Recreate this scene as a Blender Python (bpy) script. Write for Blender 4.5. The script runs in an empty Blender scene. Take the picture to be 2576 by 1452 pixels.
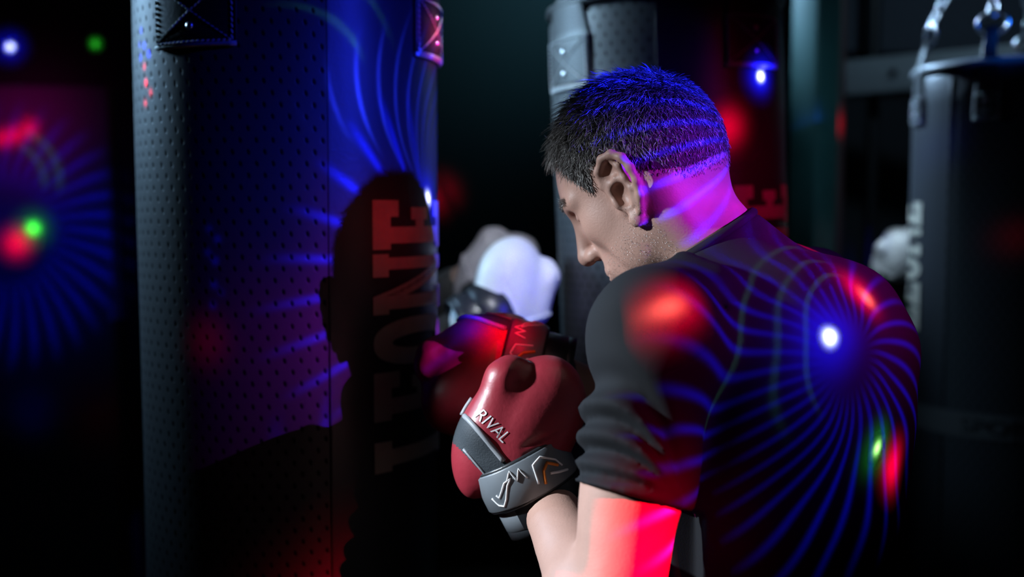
import bpy, bmesh, math, random
import numpy as np
from mathutils import Vector, Matrix
from mathutils.bvhtree import BVHTree

random.seed(7)
rng = np.random.default_rng(7)
SC = bpy.context.scene
COL = SC.collection
pi = math.pi
R_ = math.radians

# ------------------------------------------------------------------ camera
CAM_Z, PITCH, FPX, CX, CY = 1.55, R_(4.0), 2800.0, 1288.0, 726.0
CAM = Vector((0, 0, CAM_Z))
C_F = Vector((0, math.cos(PITCH), -math.sin(PITCH)))
C_U = Vector((0, math.sin(PITCH), math.cos(PITCH)))
def P(px, py, d):
    """a point of the room seen at photo pixel px,py at depth d"""
    return CAM + d * (C_F + Vector((1, 0, 0)) * ((px - CX) / FPX) + C_U * ((CY - py) / FPX))
cam = bpy.data.cameras.new('camera')
cam.sensor_width = 36.0
cam.lens = FPX / 2576 * 36.0
cam.clip_start = 0.05
cam.dof.use_dof = True
cam.dof.focus_distance = 1.24
cam.dof.aperture_fstop = 1.9
camo = bpy.data.objects.new('camera', cam)
COL.objects.link(camo)
camo.location = CAM
camo.rotation_euler = (pi / 2 - PITCH, 0, 0)
SC.camera = camo
vs = SC.view_settings
vs.view_transform = 'Standard'
vs.look = 'None'
vs.gamma = 1.0
vs.use_curve_mapping = False
vs.exposure = 0.0

# ------------------------------------------------------------------ world
w = bpy.data.worlds.new('dark_room')
SC.world = w
w.use_nodes = True
w.node_tree.nodes['Background'].inputs[0].default_value = (0.004, 0.008, 0.02, 1)
w.node_tree.nodes['Background'].inputs[1].default_value = 0.06

# ------------------------------------------------------------------ lights
def aim(o, pos, tgt, roll=0.0):
    o.location = pos
    q = (Vector(tgt) - Vector(pos)).to_track_quat('-Z', 'Y')
    o.rotation_euler = (q.to_matrix() @ Matrix.Rotation(roll, 3, 'Z')).to_euler()

def spot(name, pos, tgt, deg, power, color, blend=1.0, soft=0.01, roll=0.0, scale=(1, 1)):
    l = bpy.data.lights.new(name, 'SPOT')
    l.energy = power
    l.color = color
    l.spot_size = R_(deg)
    l.spot_blend = blend
    l.shadow_soft_size = soft
    o = bpy.data.objects.new(name, l)
    COL.objects.link(o)
    aim(o, pos, tgt, roll)
    o.scale = (scale[0], scale[1], 1)
    return o

def area(name, pos, tgt, size, power, color, spread=180):
    l = bpy.data.lights.new(name, 'AREA')
    l.shape = 'RECTANGLE'
    l.size, l.size_y = size
    l.energy = power
    l.color = color
    l.spread = R_(spread)
    o = bpy.data.objects.new(name, l)
    COL.objects.link(o)
    aim(o, pos, tgt)
    return o

class NT:
    """tiny expression builder for shader node maths"""
    def __init__(s, nt):
        s.nt = nt
    def m(s, op, a, b=None, c=None):
        n = s.nt.nodes.new('ShaderNodeMath')
        n.operation = op
        for i, v in enumerate((a, b, c)):
            if v is None:
                continue
            if isinstance(v, (int, float)):
                n.inputs[i].default_value = v
            else:
                s.nt.links.new(v, n.inputs[i])
        return n.outputs[0]
    def ss(s, v, lo, hi, a=0.0, b=1.0):
        n = s.nt.nodes.new('ShaderNodeMapRange')
        n.interpolation_type = 'SMOOTHSTEP'
        n.inputs['From Min'].default_value = lo
        n.inputs['From Max'].default_value = hi
        n.inputs['To Min'].default_value = a
        n.inputs['To Max'].default_value = b
        s.nt.links.new(v, n.inputs['Value'])
        return n.outputs[0]

def gobo(o, rays=36, curl=0.0, power=6, r=(0.03, 0.05, 0.2, 0.28), base=0.12, sig=0.12, a0=0.0, arc=None, noise=0.0):
    """turn a spot lamp into a pattern projector: a fan of curved rays round a hub"""
    l = o.data
    l.use_nodes = True
    nt = l.node_tree
    em = next(n for n in nt.nodes if n.type == 'EMISSION')
    tc = nt.nodes.new('ShaderNodeTexCoord')
    sp = nt.nodes.new('ShaderNodeSeparateXYZ')
    nt.links.new(tc.outputs['Normal'], sp.inputs[0])
    e = NT(nt)
    az = e.m('MAXIMUM', e.m('ABSOLUTE', sp.outputs[2]), 0.01)
    u = e.m('DIVIDE', sp.outputs[0], az)
    v = e.m('DIVIDE', sp.outputs[1], az)
    rr = e.m('SQRT', e.m('ADD', e.m('MULTIPLY', u, u), e.m('MULTIPLY', v, v)))
    th = e.m('ARCTAN2', v, u)
    ph = e.m('ADD', e.m('MULTIPLY', th, rays), e.m('MULTIPLY', rr, curl * rays))
    ray = e.m('POWER', e.m('MAXIMUM', e.m('MULTIPLY_ADD', e.m('COSINE', ph), 0.5, 0.5), 0.0001), power)
    env = e.m('MULTIPLY', e.ss(rr, r[0], r[1]), e.ss(rr, r[2], r[3], 1.0, 0.0))
    if arc:
        da = e.m('ABSOLUTE', e.m('WRAP', e.m('SUBTRACT', th, arc[0]), pi, -pi))
        env = e.m('MULTIPLY', env, e.ss(da, arc[1], arc[1] + 0.35, 1.0, 0.0))
    glow = e.m('MULTIPLY', e.m('EXPONENT', e.m('MULTIPLY', e.m('MULTIPLY', rr, rr), -1.0 / sig ** 2)), base)
    tot = e.m('ADD', e.m('MULTIPLY', ray, env), glow)
    nt.links.new(tot, em.inputs['Strength'])

def barn(o, u0, u1):
    """barn door: shuts the lamp's beam off on its left side"""
    o.data.use_nodes = True
    nt = o.data.node_tree
    em = next(n for n in nt.nodes if n.type == 'EMISSION')
    tc = nt.nodes.new('ShaderNodeTexCoord')
    sp = nt.nodes.new('ShaderNodeSeparateXYZ')
    nt.links.new(tc.outputs['Normal'], sp.inputs[0])
    e = NT(nt)
    u = e.m('DIVIDE', sp.outputs[0], e.m('MAXIMUM', e.m('ABSOLUTE', sp.outputs[2]), 0.01))
    nt.links.new(e.ss(u, u0, u1), em.inputs['Strength'])

BLUE, RED, GREEN, MAG = (0.003, 0.007, 1.0), (1.0, 0.0, 0.03), (0.05, 1.0, 0.04), (1.0, 0.0, 0.55)
PROJ = Vector((1.66, 0.23, 2.30))       # party-light projector on the right
PROJ2 = Vector((-1.0, -0.35, 2.15))     # second projector, added unseen behind the camera, left
PROJ3 = Vector((1.15, -0.35, 2.05))     # third one behind the camera, right
PROJ4 = Vector((-0.06, 0.15, 2.85))     # fourth one, added overhead where its beams pass freely
TEAL = (0.48, 0.76, 1.0)
def radial(o, sig, rings=None, arc=None):
    """soft round beam (or thin rings) instead of a hard-edged cone"""
    o.data.use_nodes = True
    nt = o.data.node_tree
    em = next(n for n in nt.nodes if n.type == 'EMISSION')
    tc = nt.nodes.new('ShaderNodeTexCoord')
    sp = nt.nodes.new('ShaderNodeSeparateXYZ')
    nt.links.new(tc.outputs['Normal'], sp.inputs[0])
    e = NT(nt)
    az = e.m('MAXIMUM', e.m('ABSOLUTE', sp.outputs[2]), 0.01)
    u, v = e.m('DIVIDE', sp.outputs[0], az), e.m('DIVIDE', sp.outputs[1], az)
    rr = e.m('SQRT', e.m('ADD', e.m('MULTIPLY', u, u), e.m('MULTIPLY', v, v)))
    tot = None
    for r0 in (rings or (0.0,)):
        d = e.m('DIVIDE', e.m('SUBTRACT', rr, r0), sig)
        t = e.m('EXPONENT', e.m('MULTIPLY', e.m('MULTIPLY', d, d), -1.0))
        tot = t if tot is None else e.m('ADD', tot, t)
    if arc:
        da = e.m('ABSOLUTE', e.m('WRAP', e.m('SUBTRACT', e.m('ARCTAN2', v, u), arc[0]), pi, -pi))
        tot = e.m('MULTIPLY', tot, e.ss(da, arc[1] * 0.5, arc[1], 1.0, 0.0))
    nt.links.new(tot, em.inputs['Strength'])
    return o
def beam(name, pos, tgt, sig, power, color, soft=0.003):
    """gaussian beam; sig is its radius in radians"""
    return radial(spot(name, pos, tgt, math.degrees(sig) * 5.2, power, color, 0.2, soft), sig)
def dot(name, pos, tgt, color, core, halo, hot=None):
    """one laser dot: a tight core and a soft halo; (radius in radians, watts) each"""
    if core: beam(name, pos, tgt, core[0], core[1], hot or color, 0.001)
    if halo: beam(name + '_halo', pos, tgt, halo[0], halo[1], color)
# white lamps and added fill lights
spot('house_lamp', (-2.35, 2.50, 2.4), (-0.1, 1.72, 1.55), 28, 210, (0.38, 0.67, 1.0), 0.3, 0.25)
spot('mid_bag_fill', (-1.6, 2.2, 2.6), (0.15, 1.93, 1.74), 12, 380, TEAL, 0.6, 0.10)  # added fill, brightens the middle bag's left side
g = spot('white_spot', (-1.85, 0.97, 2.15), (0.06, 1.18, 1.29), 22, 400, (0.80, 0.90, 1.0), 0.9, 0.04)
barn(g, -0.085, -0.072)
g = spot('glove_fill', (0.02, 0.2, 2.9), P(1262, 690, 2.02), 14, 170, (0.85, 0.95, 1.0), 0.7, 0.01)  # added fill for the white and grey gloves in the gap
barn(g, -0.062, -0.054)
spot('far_glove_fill', (0.5, 2.1, 2.9), P(2256, 640, 2.85), 9, 90, (0.65, 0.85, 1.0), 0.7, 0.02)  # added fill to lift the small gloves by the far bag
spot('back_lamp', (-0.10, 3.6, 2.8), (1.0, 2.38, 1.75), 25, 420, (0.42, 0.68, 1.0), 0.6, 0.10)
spot('wall_wash', (0.35, 4.2, 2.9), P(1330, -60, 4.95), 90, 24, (0.25, 0.80, 1.0), 1.0, 0.1)
spot('bulkhead_wash', (1.25, 1.9, 2.9), P(2480, 130, 3.2), 52, 16, TEAL, 1.0, 0.1)
spot('post_fill', (0.75, 1.7, 2.9), P(2035, 300, 2.9), 18, 16, TEAL, 1.0, 0.1)  # added fill so the green post does not go dark
# blue fans of rays
g = spot('blue_fan_back', PROJ, P(2130, 905, 1.135), 24, 2100, BLUE, 0.25, 0.003, roll=0.2)
gobo(g, 31, 4.0, 9, (0.012, 0.032, 0.055, 0.115), 0.07, 0.045)
g = spot('blue_fan_bag', PROJ, P(1077, 500, 1.58), 26, 2000, (0.015, 0.03, 1.0), 0.5, 0.003)
gobo(g, 30, 9.0, 20, (0.008, 0.025, 0.06, 0.115), 0.20, 0.12, arc=(1.55, 0.85))
g = spot('blue_fan_head', PROJ, P(1900, 330, 1.30), 22, 2600, BLUE, 0.4, 0.003)
gobo(g, 30, 1.5, 10, (0.03, 0.05, 0.08, 0.12), 0.015, 0.12, arc=(pi - 0.25, 0.75))
g = spot('blue_fan_panel', PROJ2, P(10, 590, 3.0), 18, 240, BLUE, 0.3, 0.006)
gobo(g, 34, 2.5, 2.5, (0.03, 0.045, 0.075, 0.11), 0.25, 0.08)
# thin green arcs
radial(spot('green_arcs_back', PROJ, P(2200, 880, 1.16), 24, 200, (0.25, 1.0, 0.45), 0.3, 0.002), 0.0010, (0.05, 0.062, 0.075), (2.4, 1.3))
radial(spot('green_arcs_bag', PROJ, P(520, 330, 1.45), 24, 40, (0.15, 1.0, 0.40), 0.3, 0.002), 0.0016, (0.055, 0.078), (0.9, 0.6))
radial(spot('green_arcs_mat', PROJ2, P(20, 460, 3.0), 16, 45, (0.2, 1.0, 0.5), 0.3, 0.002), 0.0030, (0.030, 0.042), (0.5, 0.8))
# laser dots
HOT = (0.60, 0.66, 1.0)
dot('blue_dot_back', PROJ, P(2088, 848, 1.126), BLUE, (0.0036, 50000), (0.017, 3800), HOT)
dot('blue_dot_bag', PROJ, P(1077, 500, 1.58), BLUE, (0.0032, 60000), (0.012, 5000), HOT)
dot('blue_dot_mid_bag', PROJ, P(1912, 193, 1.80), BLUE, (0.0026, 60000), (0.010, 6000), HOT)
dot('blue_dot_wall', PROJ2, P(25, 118, 3.05), BLUE, (0.0022, 60000), (0.008, 6000), HOT)
dot('green_dot_wall', PROJ2, P(240, 110, 3.05), GREEN, (0.0032, 5000), None)
dot('green_dot_mat', PROJ2, P(85, 575, 3.0), GREEN, (0.0042, 5000), (0.010, 300))
dot('green_dot_back', PROJ, P(2212, 1125, 1.164), GREEN, (0.0026, 26000), (0.009, 1100), (0.4, 1.0, 0.2))
# red beams
beam('red_arm', PROJ3, P(1610, 1420, 1.06), 0.036, 1500, RED)
beam('red_shoulder', PROJ, P(1655, 785, 1.073), 0.012, 9000, RED)
beam('red_shoulder_core', PROJ, P(1672, 776, 1.073), 0.0050, 14000, (1.0, 0.14, 0.08))
beam('red_shoulder_wash', PROJ, P(1620, 800, 1.073), 0.05, 80, (1.0, 0.0, 0.25))
beam('red_back', PROJ, P(2165, 735, 1.20), 0.012, 6500, RED)
beam('red_back_core', PROJ, P(2180, 750, 1.205), 0.005, 12000, (1.0, 0.12, 0.07))
beam('red_back_top', PROJ, P(2080, 600, 1.30), 0.010, 2500, RED)
beam('red_back_wash', PROJ, P(2150, 650, 1.22), 0.065, 300, (1.0, 0.0, 0.45))
beam('red_back_low', PROJ, P(2250, 1172, 1.194), 0.009, 11000, RED)
beam('magenta_neck', PROJ, P(1820, 520, 1.24), 0.040, 110, (1.0, 0.0, 0.95))
beam('magenta_ear', PROJ, P(1570, 480, 1.22), 0.035, 110, (1.0, 0.0, 0.40))
beam('red_letters', (0.25, -0.5, 2.05), P(985, 560, 1.5), 0.034, 42, RED)
beam('red_bag_low', PROJ3, P(900, 1420, 1.49), 0.06, 3, RED)
beam('red_bag_patch', PROJ2, P(520, 860, 1.453), 0.014, 60, RED)
beam('purple_bag_patch', PROJ2, P(640, 830, 1.44), 0.05, 4, (0.9, 0.0, 0.5))
beam('red_strap', PROJ, P(1106, 90, 1.58), 0.012, 1200, RED)
beam('red_glove', PROJ4, P(1268, 842, 1.41), 0.015, 420, RED)
beam('blue_glove', PROJ4, P(1185, 810, 1.41), 0.011, 420, BLUE)
beam('blue_white_glove', PROJ4, P(1320, 828, 1.86), 0.009, 90, (0.01, 0.06, 1.0))
beam('red_mid_bag', PROJ, P(1815, 335, 1.79), 0.012, 900, RED)
beam('red_mid_bag_wash', PROJ, P(1930, 400, 1.79), 0.06, 45, (1.0, 0.0, 0.12))
beam('red_post', PROJ, P(2100, 310, 3.2), 0.010, 500, RED)
beam('blue_post', PROJ, P(2016, 330, 2.88), 0.016, 600, (0.01, 0.15, 1.0))
beam('red_mat_wash', PROJ2, P(60, 290, 3.0), 0.045, 90, (1.0, 0.0, 0.40))
for k, (px, py) in enumerate(((5, 348), (40, 340), (75, 322))):
    beam('red_mat_streak', PROJ2, P(px, py, 2.98), 0.0062, 1500, RED)
beam('red_mat_dot', PROJ2, P(42, 612, 3.0), 0.0090, 2200, RED)
beam('blue_mat_patch', PROJ2, P(80, 1035, 3.03), 0.016, 30, BLUE)
beam('red_mat_low', PROJ2, P(250, 1040, 3.03), 0.022, 6, RED)
beam('red_far_bag', PROJ3, P(2530, 600, 2.216), 0.014, 40, RED)
beam('blue_far_bag', (0.3, 0.0, 2.3), P(2312, 385, 2.37), 0.020, 200, BLUE)
beam('red_far_wall', Vector((0.9, -0.3, 2.45)), P(1102, 490, 4.98), 0.012, 4500, RED)
# small scattered specks on the nearest bag
for px, py, d, c, pw in ((374, 82, 1.530, BLUE, 900), (368, 118, 1.537, BLUE, 600), (380, 120, 1.523, BLUE, 1300), (388, 140, 1.513, BLUE, 1300), (370, 150, 1.535, BLUE, 1300),
                         (378, 172, 1.525, RED, 800), (380, 212, 1.523, RED, 1500), (388, 235, 1.513, RED, 500), (377, 262, 1.527, RED, 800)):
    beam('speck', (-1.7, 0.9, 2.1), P(px, py, d - 0.03), 0.0028, pw * 2.6, c)
for px, py, pw in ((538, 582, 60), (562, 610, 90), (532, 640, 70), (552, 662, 120), (546, 720, 100), (566, 740, 50), (540, 770, 90)):
    beam('speck', PROJ2, P(px, py, 1.45), 0.0024, pw * 1.5, BLUE)

# ------------------------------------------------------------------ materials
def mat(name, color, rough=0.6, metal=0.0, spec=0.5, sheen=0.0, bump=None, vary=0.0, vscale=30.0, coat=0.0, sss=0.0):
    m = bpy.data.materials.new(name)
    m.use_nodes = True
    nt = m.node_tree
    b = nt.nodes['Principled BSDF']
    b.inputs['Base Color'].default_value = (*color, 1)
    b.inputs['Roughness'].default_value = rough
    b.inputs['Metallic'].default_value = metal
    b.inputs['Specular IOR Level'].default_value = spec
    b.inputs['Coat Weight'].default_value = coat
    if sheen:
        b.inputs['Sheen Weight'].default_value = sheen
        b.inputs['Sheen Roughness'].default_value = 0.5
    if sss:
        b.inputs['Subsurface Weight'].default_value = sss
        b.inputs['Subsurface Radius'].default_value = (0.010, 0.004, 0.002)
    tc = nt.nodes.new('ShaderNodeTexCoord')
    if vary:
        n = nt.nodes.new('ShaderNodeTexNoise')
        n.inputs['Scale'].default_value = vscale
        n.inputs['Detail'].default_value = 4
        nt.links.new(tc.outputs['Object'], n.inputs['Vector'])
        mx = nt.nodes.new('ShaderNodeMix')
        mx.data_type = 'RGBA'
        mx.inputs['A'].default_value = (*[c * (1 - vary) for c in color], 1)
        mx.inputs['B'].default_value = (*[min(1, c * (1 + vary)) for c in color], 1)
        nt.links.new(n.outputs['Fac'], mx.inputs['Factor'])
        nt.links.new(mx.outputs['Result'], b.inputs['Base Color'])
    if bump:
        sc, st, dist = bump
        n = nt.nodes.new('ShaderNodeTexNoise')
        n.inputs['Scale'].default_value = sc
        n.inputs['Detail'].default_value = 3
        nt.links.new(tc.outputs['Object'], n.inputs['Vector'])
        bn = nt.nodes.new('ShaderNodeBump')
        bn.inputs['Strength'].default_value = st
        bn.inputs['Distance'].default_value = dist
        nt.links.new(n.outputs['Fac'], bn.inputs['Height'])
        nt.links.new(bn.outputs['Normal'], b.inputs['Normal'])
    return m

def perforated(name, color):
    """leather with staggered pressed holes, laid out in the bag's own metres (UV = arc, height)"""
    m = mat(name, color, 0.5, spec=0.55)
    nt = m.node_tree
    b = nt.nodes['Principled BSDF']
    uv = nt.nodes.new('ShaderNodeUVMap')
    sp = nt.nodes.new('ShaderNodeSeparateXYZ')
    nt.links.new(uv.outputs[0], sp.inputs[0])
    e = NT(nt)
    a = e.m('DIVIDE', sp.outputs[0], 0.021)
    c = e.m('DIVIDE', sp.outputs[1], 0.030)
    def lat(off):
        fa = e.m('SUBTRACT', e.m('FRACT', e.m('ADD', a, off)), 0.5)
        fc = e.m('SUBTRACT', e.m('FRACT', e.m('ADD', c, off)), 0.5)
        fa = e.m('MULTIPLY', e.m('ADD', fa, e.m('MULTIPLY', fc, 0.25)), 0.021)
        fc = e.m('MULTIPLY', fc, 0.030 * 0.62)
        return e.m('SQRT', e.m('ADD', e.m('MULTIPLY', fa, fa), e.m('MULTIPLY', fc, fc)))
    d = e.m('MINIMUM', lat(0.0), lat(0.5))
    hole = e.ss(d, 0.0014, 0.0034, 0.0, 1.0)
    mx = nt.nodes.new('ShaderNodeMix')
    mx.data_type = 'RGBA'
    mx.inputs['A'].default_value = (*[x * 0.15 for x in color], 1)  # shade inside the pressed holes, painted into the base colour
    mx.inputs['B'].default_value = (*color, 1)
    nt.links.new(hole, mx.inputs['Factor'])
    nt.links.new(mx.outputs['Result'], b.inputs['Base Color'])
    nt.links.new(e.m('MULTIPLY_ADD', hole, 0.45, 0.08), b.inputs['Specular IOR Level'])
    ns = nt.nodes.new('ShaderNodeTexNoise')
    ns.inputs['Scale'].default_value = 260
    bn = nt.nodes.new('ShaderNodeBump')
    bn.inputs['Strength'].default_value = 0.35
    bn.inputs['Distance'].default_value = 0.0012
    nt.links.new(e.m('MULTIPLY_ADD', ns.outputs['Fac'], 0.12, hole), bn.inputs['Height'])
    nt.links.new(bn.outputs['Normal'], b.inputs['Normal'])
    return m

M_PERF = perforated('black_perforated_leather', (0.040, 0.042, 0.046))
M_SMOOTH = mat('black_smooth_leather', (0.032, 0.033, 0.038), 0.42, bump=(220, 0.25, 0.001))
M_STRAP = mat('black_strap_leather', (0.018, 0.019, 0.021), 0.5, bump=(300, 0.3, 0.001))
M_THREAD = mat('waxed_thread', (0.34, 0.35, 0.36), 0.5)
M_RIVET = mat('steel_rivet', (0.75, 0.76, 0.78), 0.3, 1.0)
M_CHAIN = mat('galvanised_chain', (0.75, 0.77, 0.8), 0.28, 1.0)
M_INK = mat('faded_cream_print', (0.50, 0.44, 0.34), 0.6, vary=0.15, vscale=60)
M_WALL = mat('black_wall_paint', (0.014, 0.017, 0.022), 0.8, bump=(60, 0.2, 0.002))
M_FLOOR = mat('black_rubber_floor', (0.010, 0.010, 0.011), 0.75, bump=(150, 0.4, 0.002))
M_CEIL = mat('dark_ceiling_paint', (0.012, 0.013, 0.016), 0.85)
M_MAT = mat('blue_wall_mat_vinyl', (0.10, 0.10, 0.13), 0.5, bump=(120, 0.2, 0.001))
M_POST = mat('green_painted_steel', (0.035, 0.125, 0.115), 0.42, vary=0.15, vscale=14)
M_DARKSTEEL = mat('black_painted_steel', (0.02, 0.021, 0.024), 0.4)
M_BEAM = mat('grey_painted_beam', (0.38, 0.42, 0.44), 0.6, vary=0.12, vscale=20)

# ------------------------------------------------------------------ mesh helpers
def link(name, me, m, parent=None, smooth=True):
    if m is not None and len(me.materials) == 0:
        me.materials.append(m)
    if smooth and len(me.polygons):
        me.polygons.foreach_set('use_smooth', [True] * len(me.polygons))
    o = bpy.data.objects.new(name, me)
    COL.objects.link(o)
    if parent is not None:
        o.parent = parent
    return o

def pydata(name, verts, faces, m, parent=None, smooth=True):
    me = bpy.data.meshes.new(name)
    me.from_pydata([tuple(v) for v in verts], [], [tuple(f) for f in faces])
    me.update()
    return link(name, me, m, parent, smooth)

def quads_mesh(name, V, Q):
    """fast mesh from numpy verts / quads"""
    me = bpy.data.meshes.new(name)
    V = np.ascontiguousarray(V, dtype=np.float32)
    Q = np.ascontiguousarray(Q, dtype=np.int32)
    k = Q.shape[1]
    me.vertices.add(len(V))
    me.vertices.foreach_set('co', V.ravel())
    me.loops.add(Q.size)
    me.loops.foreach_set('vertex_index', Q.ravel())
    me.polygons.add(len(Q))
    me.polygons.foreach_set('loop_start', np.arange(0, Q.size, k, dtype=np.int32))
    me.update(calc_edges=True)
    me.validate()
    return me

def tag(o, label=None, cat=None, group=None, kind=None):
    if label: o['label'] = label
    if cat: o['category'] = cat
    if group: o['group'] = group
    if kind: o['kind'] = kind
    return o

def empty(name, loc):
    o = bpy.data.objects.new(name, None)
    o.empty_display_size = 0.05
    COL.objects.link(o)
    o.location = loc
    return o

def bm_out(name, bm, m, parent=None, smooth=False):
    me = bpy.data.meshes.new(name)
    bmesh.ops.recalc_face_normals(bm, faces=bm.faces[:])
    bm.to_mesh(me)
    bm.free()
    return link(name, me, m, parent, smooth)

def bm_box(bm, lo, hi, M=None, bevel=0.0):
    r = bmesh.ops.create_cube(bm, size=1.0)
    for v in r['verts']:
        v.co = Vector([lo[i] + (v.co[i] + 0.5) * (hi[i] - lo[i]) for i in range(3)])
        if M is not None:
            v.co = M @ v.co
    if bevel:
        es = list({e for v in r['verts'] for e in v.link_edges})
        bmesh.ops.bevel(bm, geom=es, offset=bevel, segments=2, affect='EDGES', profile=0.5)

def tube(pts, r, n=8, closed=False):
    pts = [Vector(p) for p in pts]
    rs = r if isinstance(r, (list, tuple)) else [r] * len(pts)
    V, F = [], []
    k = len(pts)
    prev = None
    for i, p in enumerate(pts):
        a = pts[(i - 1) % k] if (closed or i) else pts[0]
        b = pts[(i + 1) % k] if (closed or i < k - 1) else pts[-1]
        t = (b - a).normalized()
        if prev is None:
            s = t.orthogonal().normalized()
        else:
            s = (prev - t * prev.dot(t)).normalized()
        prev = s
        q = t.cross(s)
        for j in range(n):
            an = 2 * pi * j / n
            V.append(p + rs[i] * (math.cos(an) * s + math.sin(an) * q))
    for i in range(k if closed else k - 1):
        for j in range(n):
            a, b = i * n + j, i * n + (j + 1) % n
            c, d = ((i + 1) % k) * n + (j + 1) % n, ((i + 1) % k) * n + j
            F.append((a, b, c, d))
    if not closed:
        F.append(tuple(range(n - 1, -1, -1)))
        F.append(tuple(range((k - 1) * n, k * n)))
    return V, F

def join(parts):
    V, F = [], []
    for v, f in parts:
        o = len(V)
        V += list(v)
        F += [tuple(i + o for i in q) for q in f]
    return V, F

# ------------------------------------------------------------------ the room
def slab(name, lo, hi, m, kind='structure', bevel=0.0, label=None, parent=None):
    bm = bmesh.new()
    bm_box(bm, lo, hi, bevel=bevel)
    o = bm_out(name, bm, m, parent)
    if kind: o['kind'] = kind
    if label: o['label'] = label
    return o
slab('floor', (-3.0, -1.2, -0.1), (3.4, 5.2, 0.0), M_FLOOR, label='black rubber gym floor in the dark')
slab('ceiling', (-3.0, -1.2, 3.0), (3.4, 5.2, 3.1), M_CEIL, label='dark gym ceiling out of reach of the lights')
slab('wall_back', (-3.0, 5.0, 0.0), (3.4, 5.1, 3.0), M_WALL, label='black painted wall behind the punching bags')
slab('wall_left', (-3.1, -1.2, 0.0), (-3.0, 5.1, 3.0), M_WALL, label='black painted wall on the left side')
slab('wall_right', (3.4, -1.2, 0.0), (3.5, 5.1, 3.0), M_WALL, label='black painted wall on the right side')

# bulkhead above the right bag and the wall face under it
bz = P(2300, 135, 3.5).z
x0 = P(2112, 100, 3.5).x
slab('trim_1', (x0, 3.5, bz), (3.4, 4.2, 3.0), mat('navy_bulkhead_paint', (0.055, 0.065, 0.085), 0.8, vary=0.1, vscale=8), label='dark navy bulkhead above the far bag')
slab('wall_partition', (x0, 3.72, 0.0), (3.4, 3.8, bz), M_WALL, label='black partition wall under the bulkhead')

def post(name, px, d, a, rot, m, label, lean=0.0, bev=0.006):
    p = P(px, 530, d)
    root = empty(name, (p.x, p.y, 0))
    root.rotation_euler = (0, lean, rot)
    tag(root, label, 'post')
    bm = bmesh.new()
    bm_box(bm, (-a / 2, -a / 2, 0.012), (a / 2, a / 2, 2.99), bevel=bev)
    bm_out('column', bm, m, root, True)
    bm = bmesh.new()
    bm_box(bm, (-a * 0.9, -a * 0.9, 0.001), (a * 0.9, a * 0.9, 0.013), bevel=0.002)
    pl = bm_out('base_plate', bm, m, root, False)
    for sx in (-1, 1):
        for sy in (-1, 1):
            V, F = tube([(sx * a * .7, sy * a * .7, .012), (sx * a * .7, sy * a * .7, .022)], .008, 6)
            pydata('bolt', V, F, M_DARKSTEEL, pl, False)
    return root
post('steel_post', 2032, 2.95, 0.092, R_(35), M_POST, 'green painted square steel post right of the middle bag', lean=R_(0.6), bev=0.008)
post('steel_post', 2102, 3.25, 0.034, 0, mat('red_lit_black_steel', (0.10, 0.05, 0.05), 0.45), 'narrow dark steel post just right of the green one')  # black post; the red light on it is put into its colour
post('steel_post', 2190, 3.4, 0.03, 0.2, M_DARKSTEEL, 'thin black steel post between the green post and far bag')

# horizontal beam of the bag rack behind the right bag
b0, b1 = P(2140, 150, 3.30), P(2700, 96, 3.05)
root = empty('rack_beam', b0)
tag(root, 'grey steel rack beam running behind the far right bag', 'beam')
dr = b1 - b0
L = dr.length
ang = math.atan2(dr.y, dr.x)
root.rotation_euler = (0, -math.asin(dr.z / L), ang)
bm = bmesh.new()
bm_box(bm, (-0.02, 0, -0.105), (L + 0.6, 0.06, 0.0), bevel=0.006)
bm_out('beam_profile', bm, M_BEAM, root, True)
for i in range(5):
    V, F = tube([(0.12 + i * 0.27, -0.001, -0.05), (0.12 + i * 0.27, -0.012, -0.05)], 0.011, 6)
    pydata('bolt', V, F, M_DARKSTEEL, root, False)
bm = bmesh.new()
bm_box(bm, (L + .45, 0.0, -0.1), (L + .55, 0.06, 3.0 - b0.z - 0.09))
bm_out('hanger', bm, M_DARKSTEEL, root)

# padded mat on the left, standing against its own stud wall
pz = P(140, 215, 3.0).z
xr = P(284, 600, 3.0).x
root = empty('wall_mat', (xr - 0.75, 3.03, 0))
tag(root, 'tall padded vinyl wall mat left of the nearest bag', 'wall mat')
bm = bmesh.new()
bm_box(bm, (-0.73, -0.03, 0.02), (0.75, 0.03, pz), bevel=0.012)
bm_out('pad', bm, M_MAT, root, True)
bm = bmesh.new()
bm_box(bm, (-0.74, 0.03, 0.0), (0.76, 0.045, pz + 0.004))
bm_out('backing_board', bm, M_DARKSTEEL, root)
for sx in (0.752, -0.742):
    V, F = tube([(sx, -0.026, 0.02), (sx, -0.026, pz)], 0.005, 6)
    pydata('edge_piping', V, F, mat('red_reflection_piping', (0.12, 0.03, 0.03), 0.5), root)  # red reflection along the mat edge, put into the piping colour
slab('wall_stud', (-2.99, 3.09, 0.0), (xr + 0.03, 3.15, 2.99), M_WALL, label='black stud wall behind the padded mat')

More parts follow.
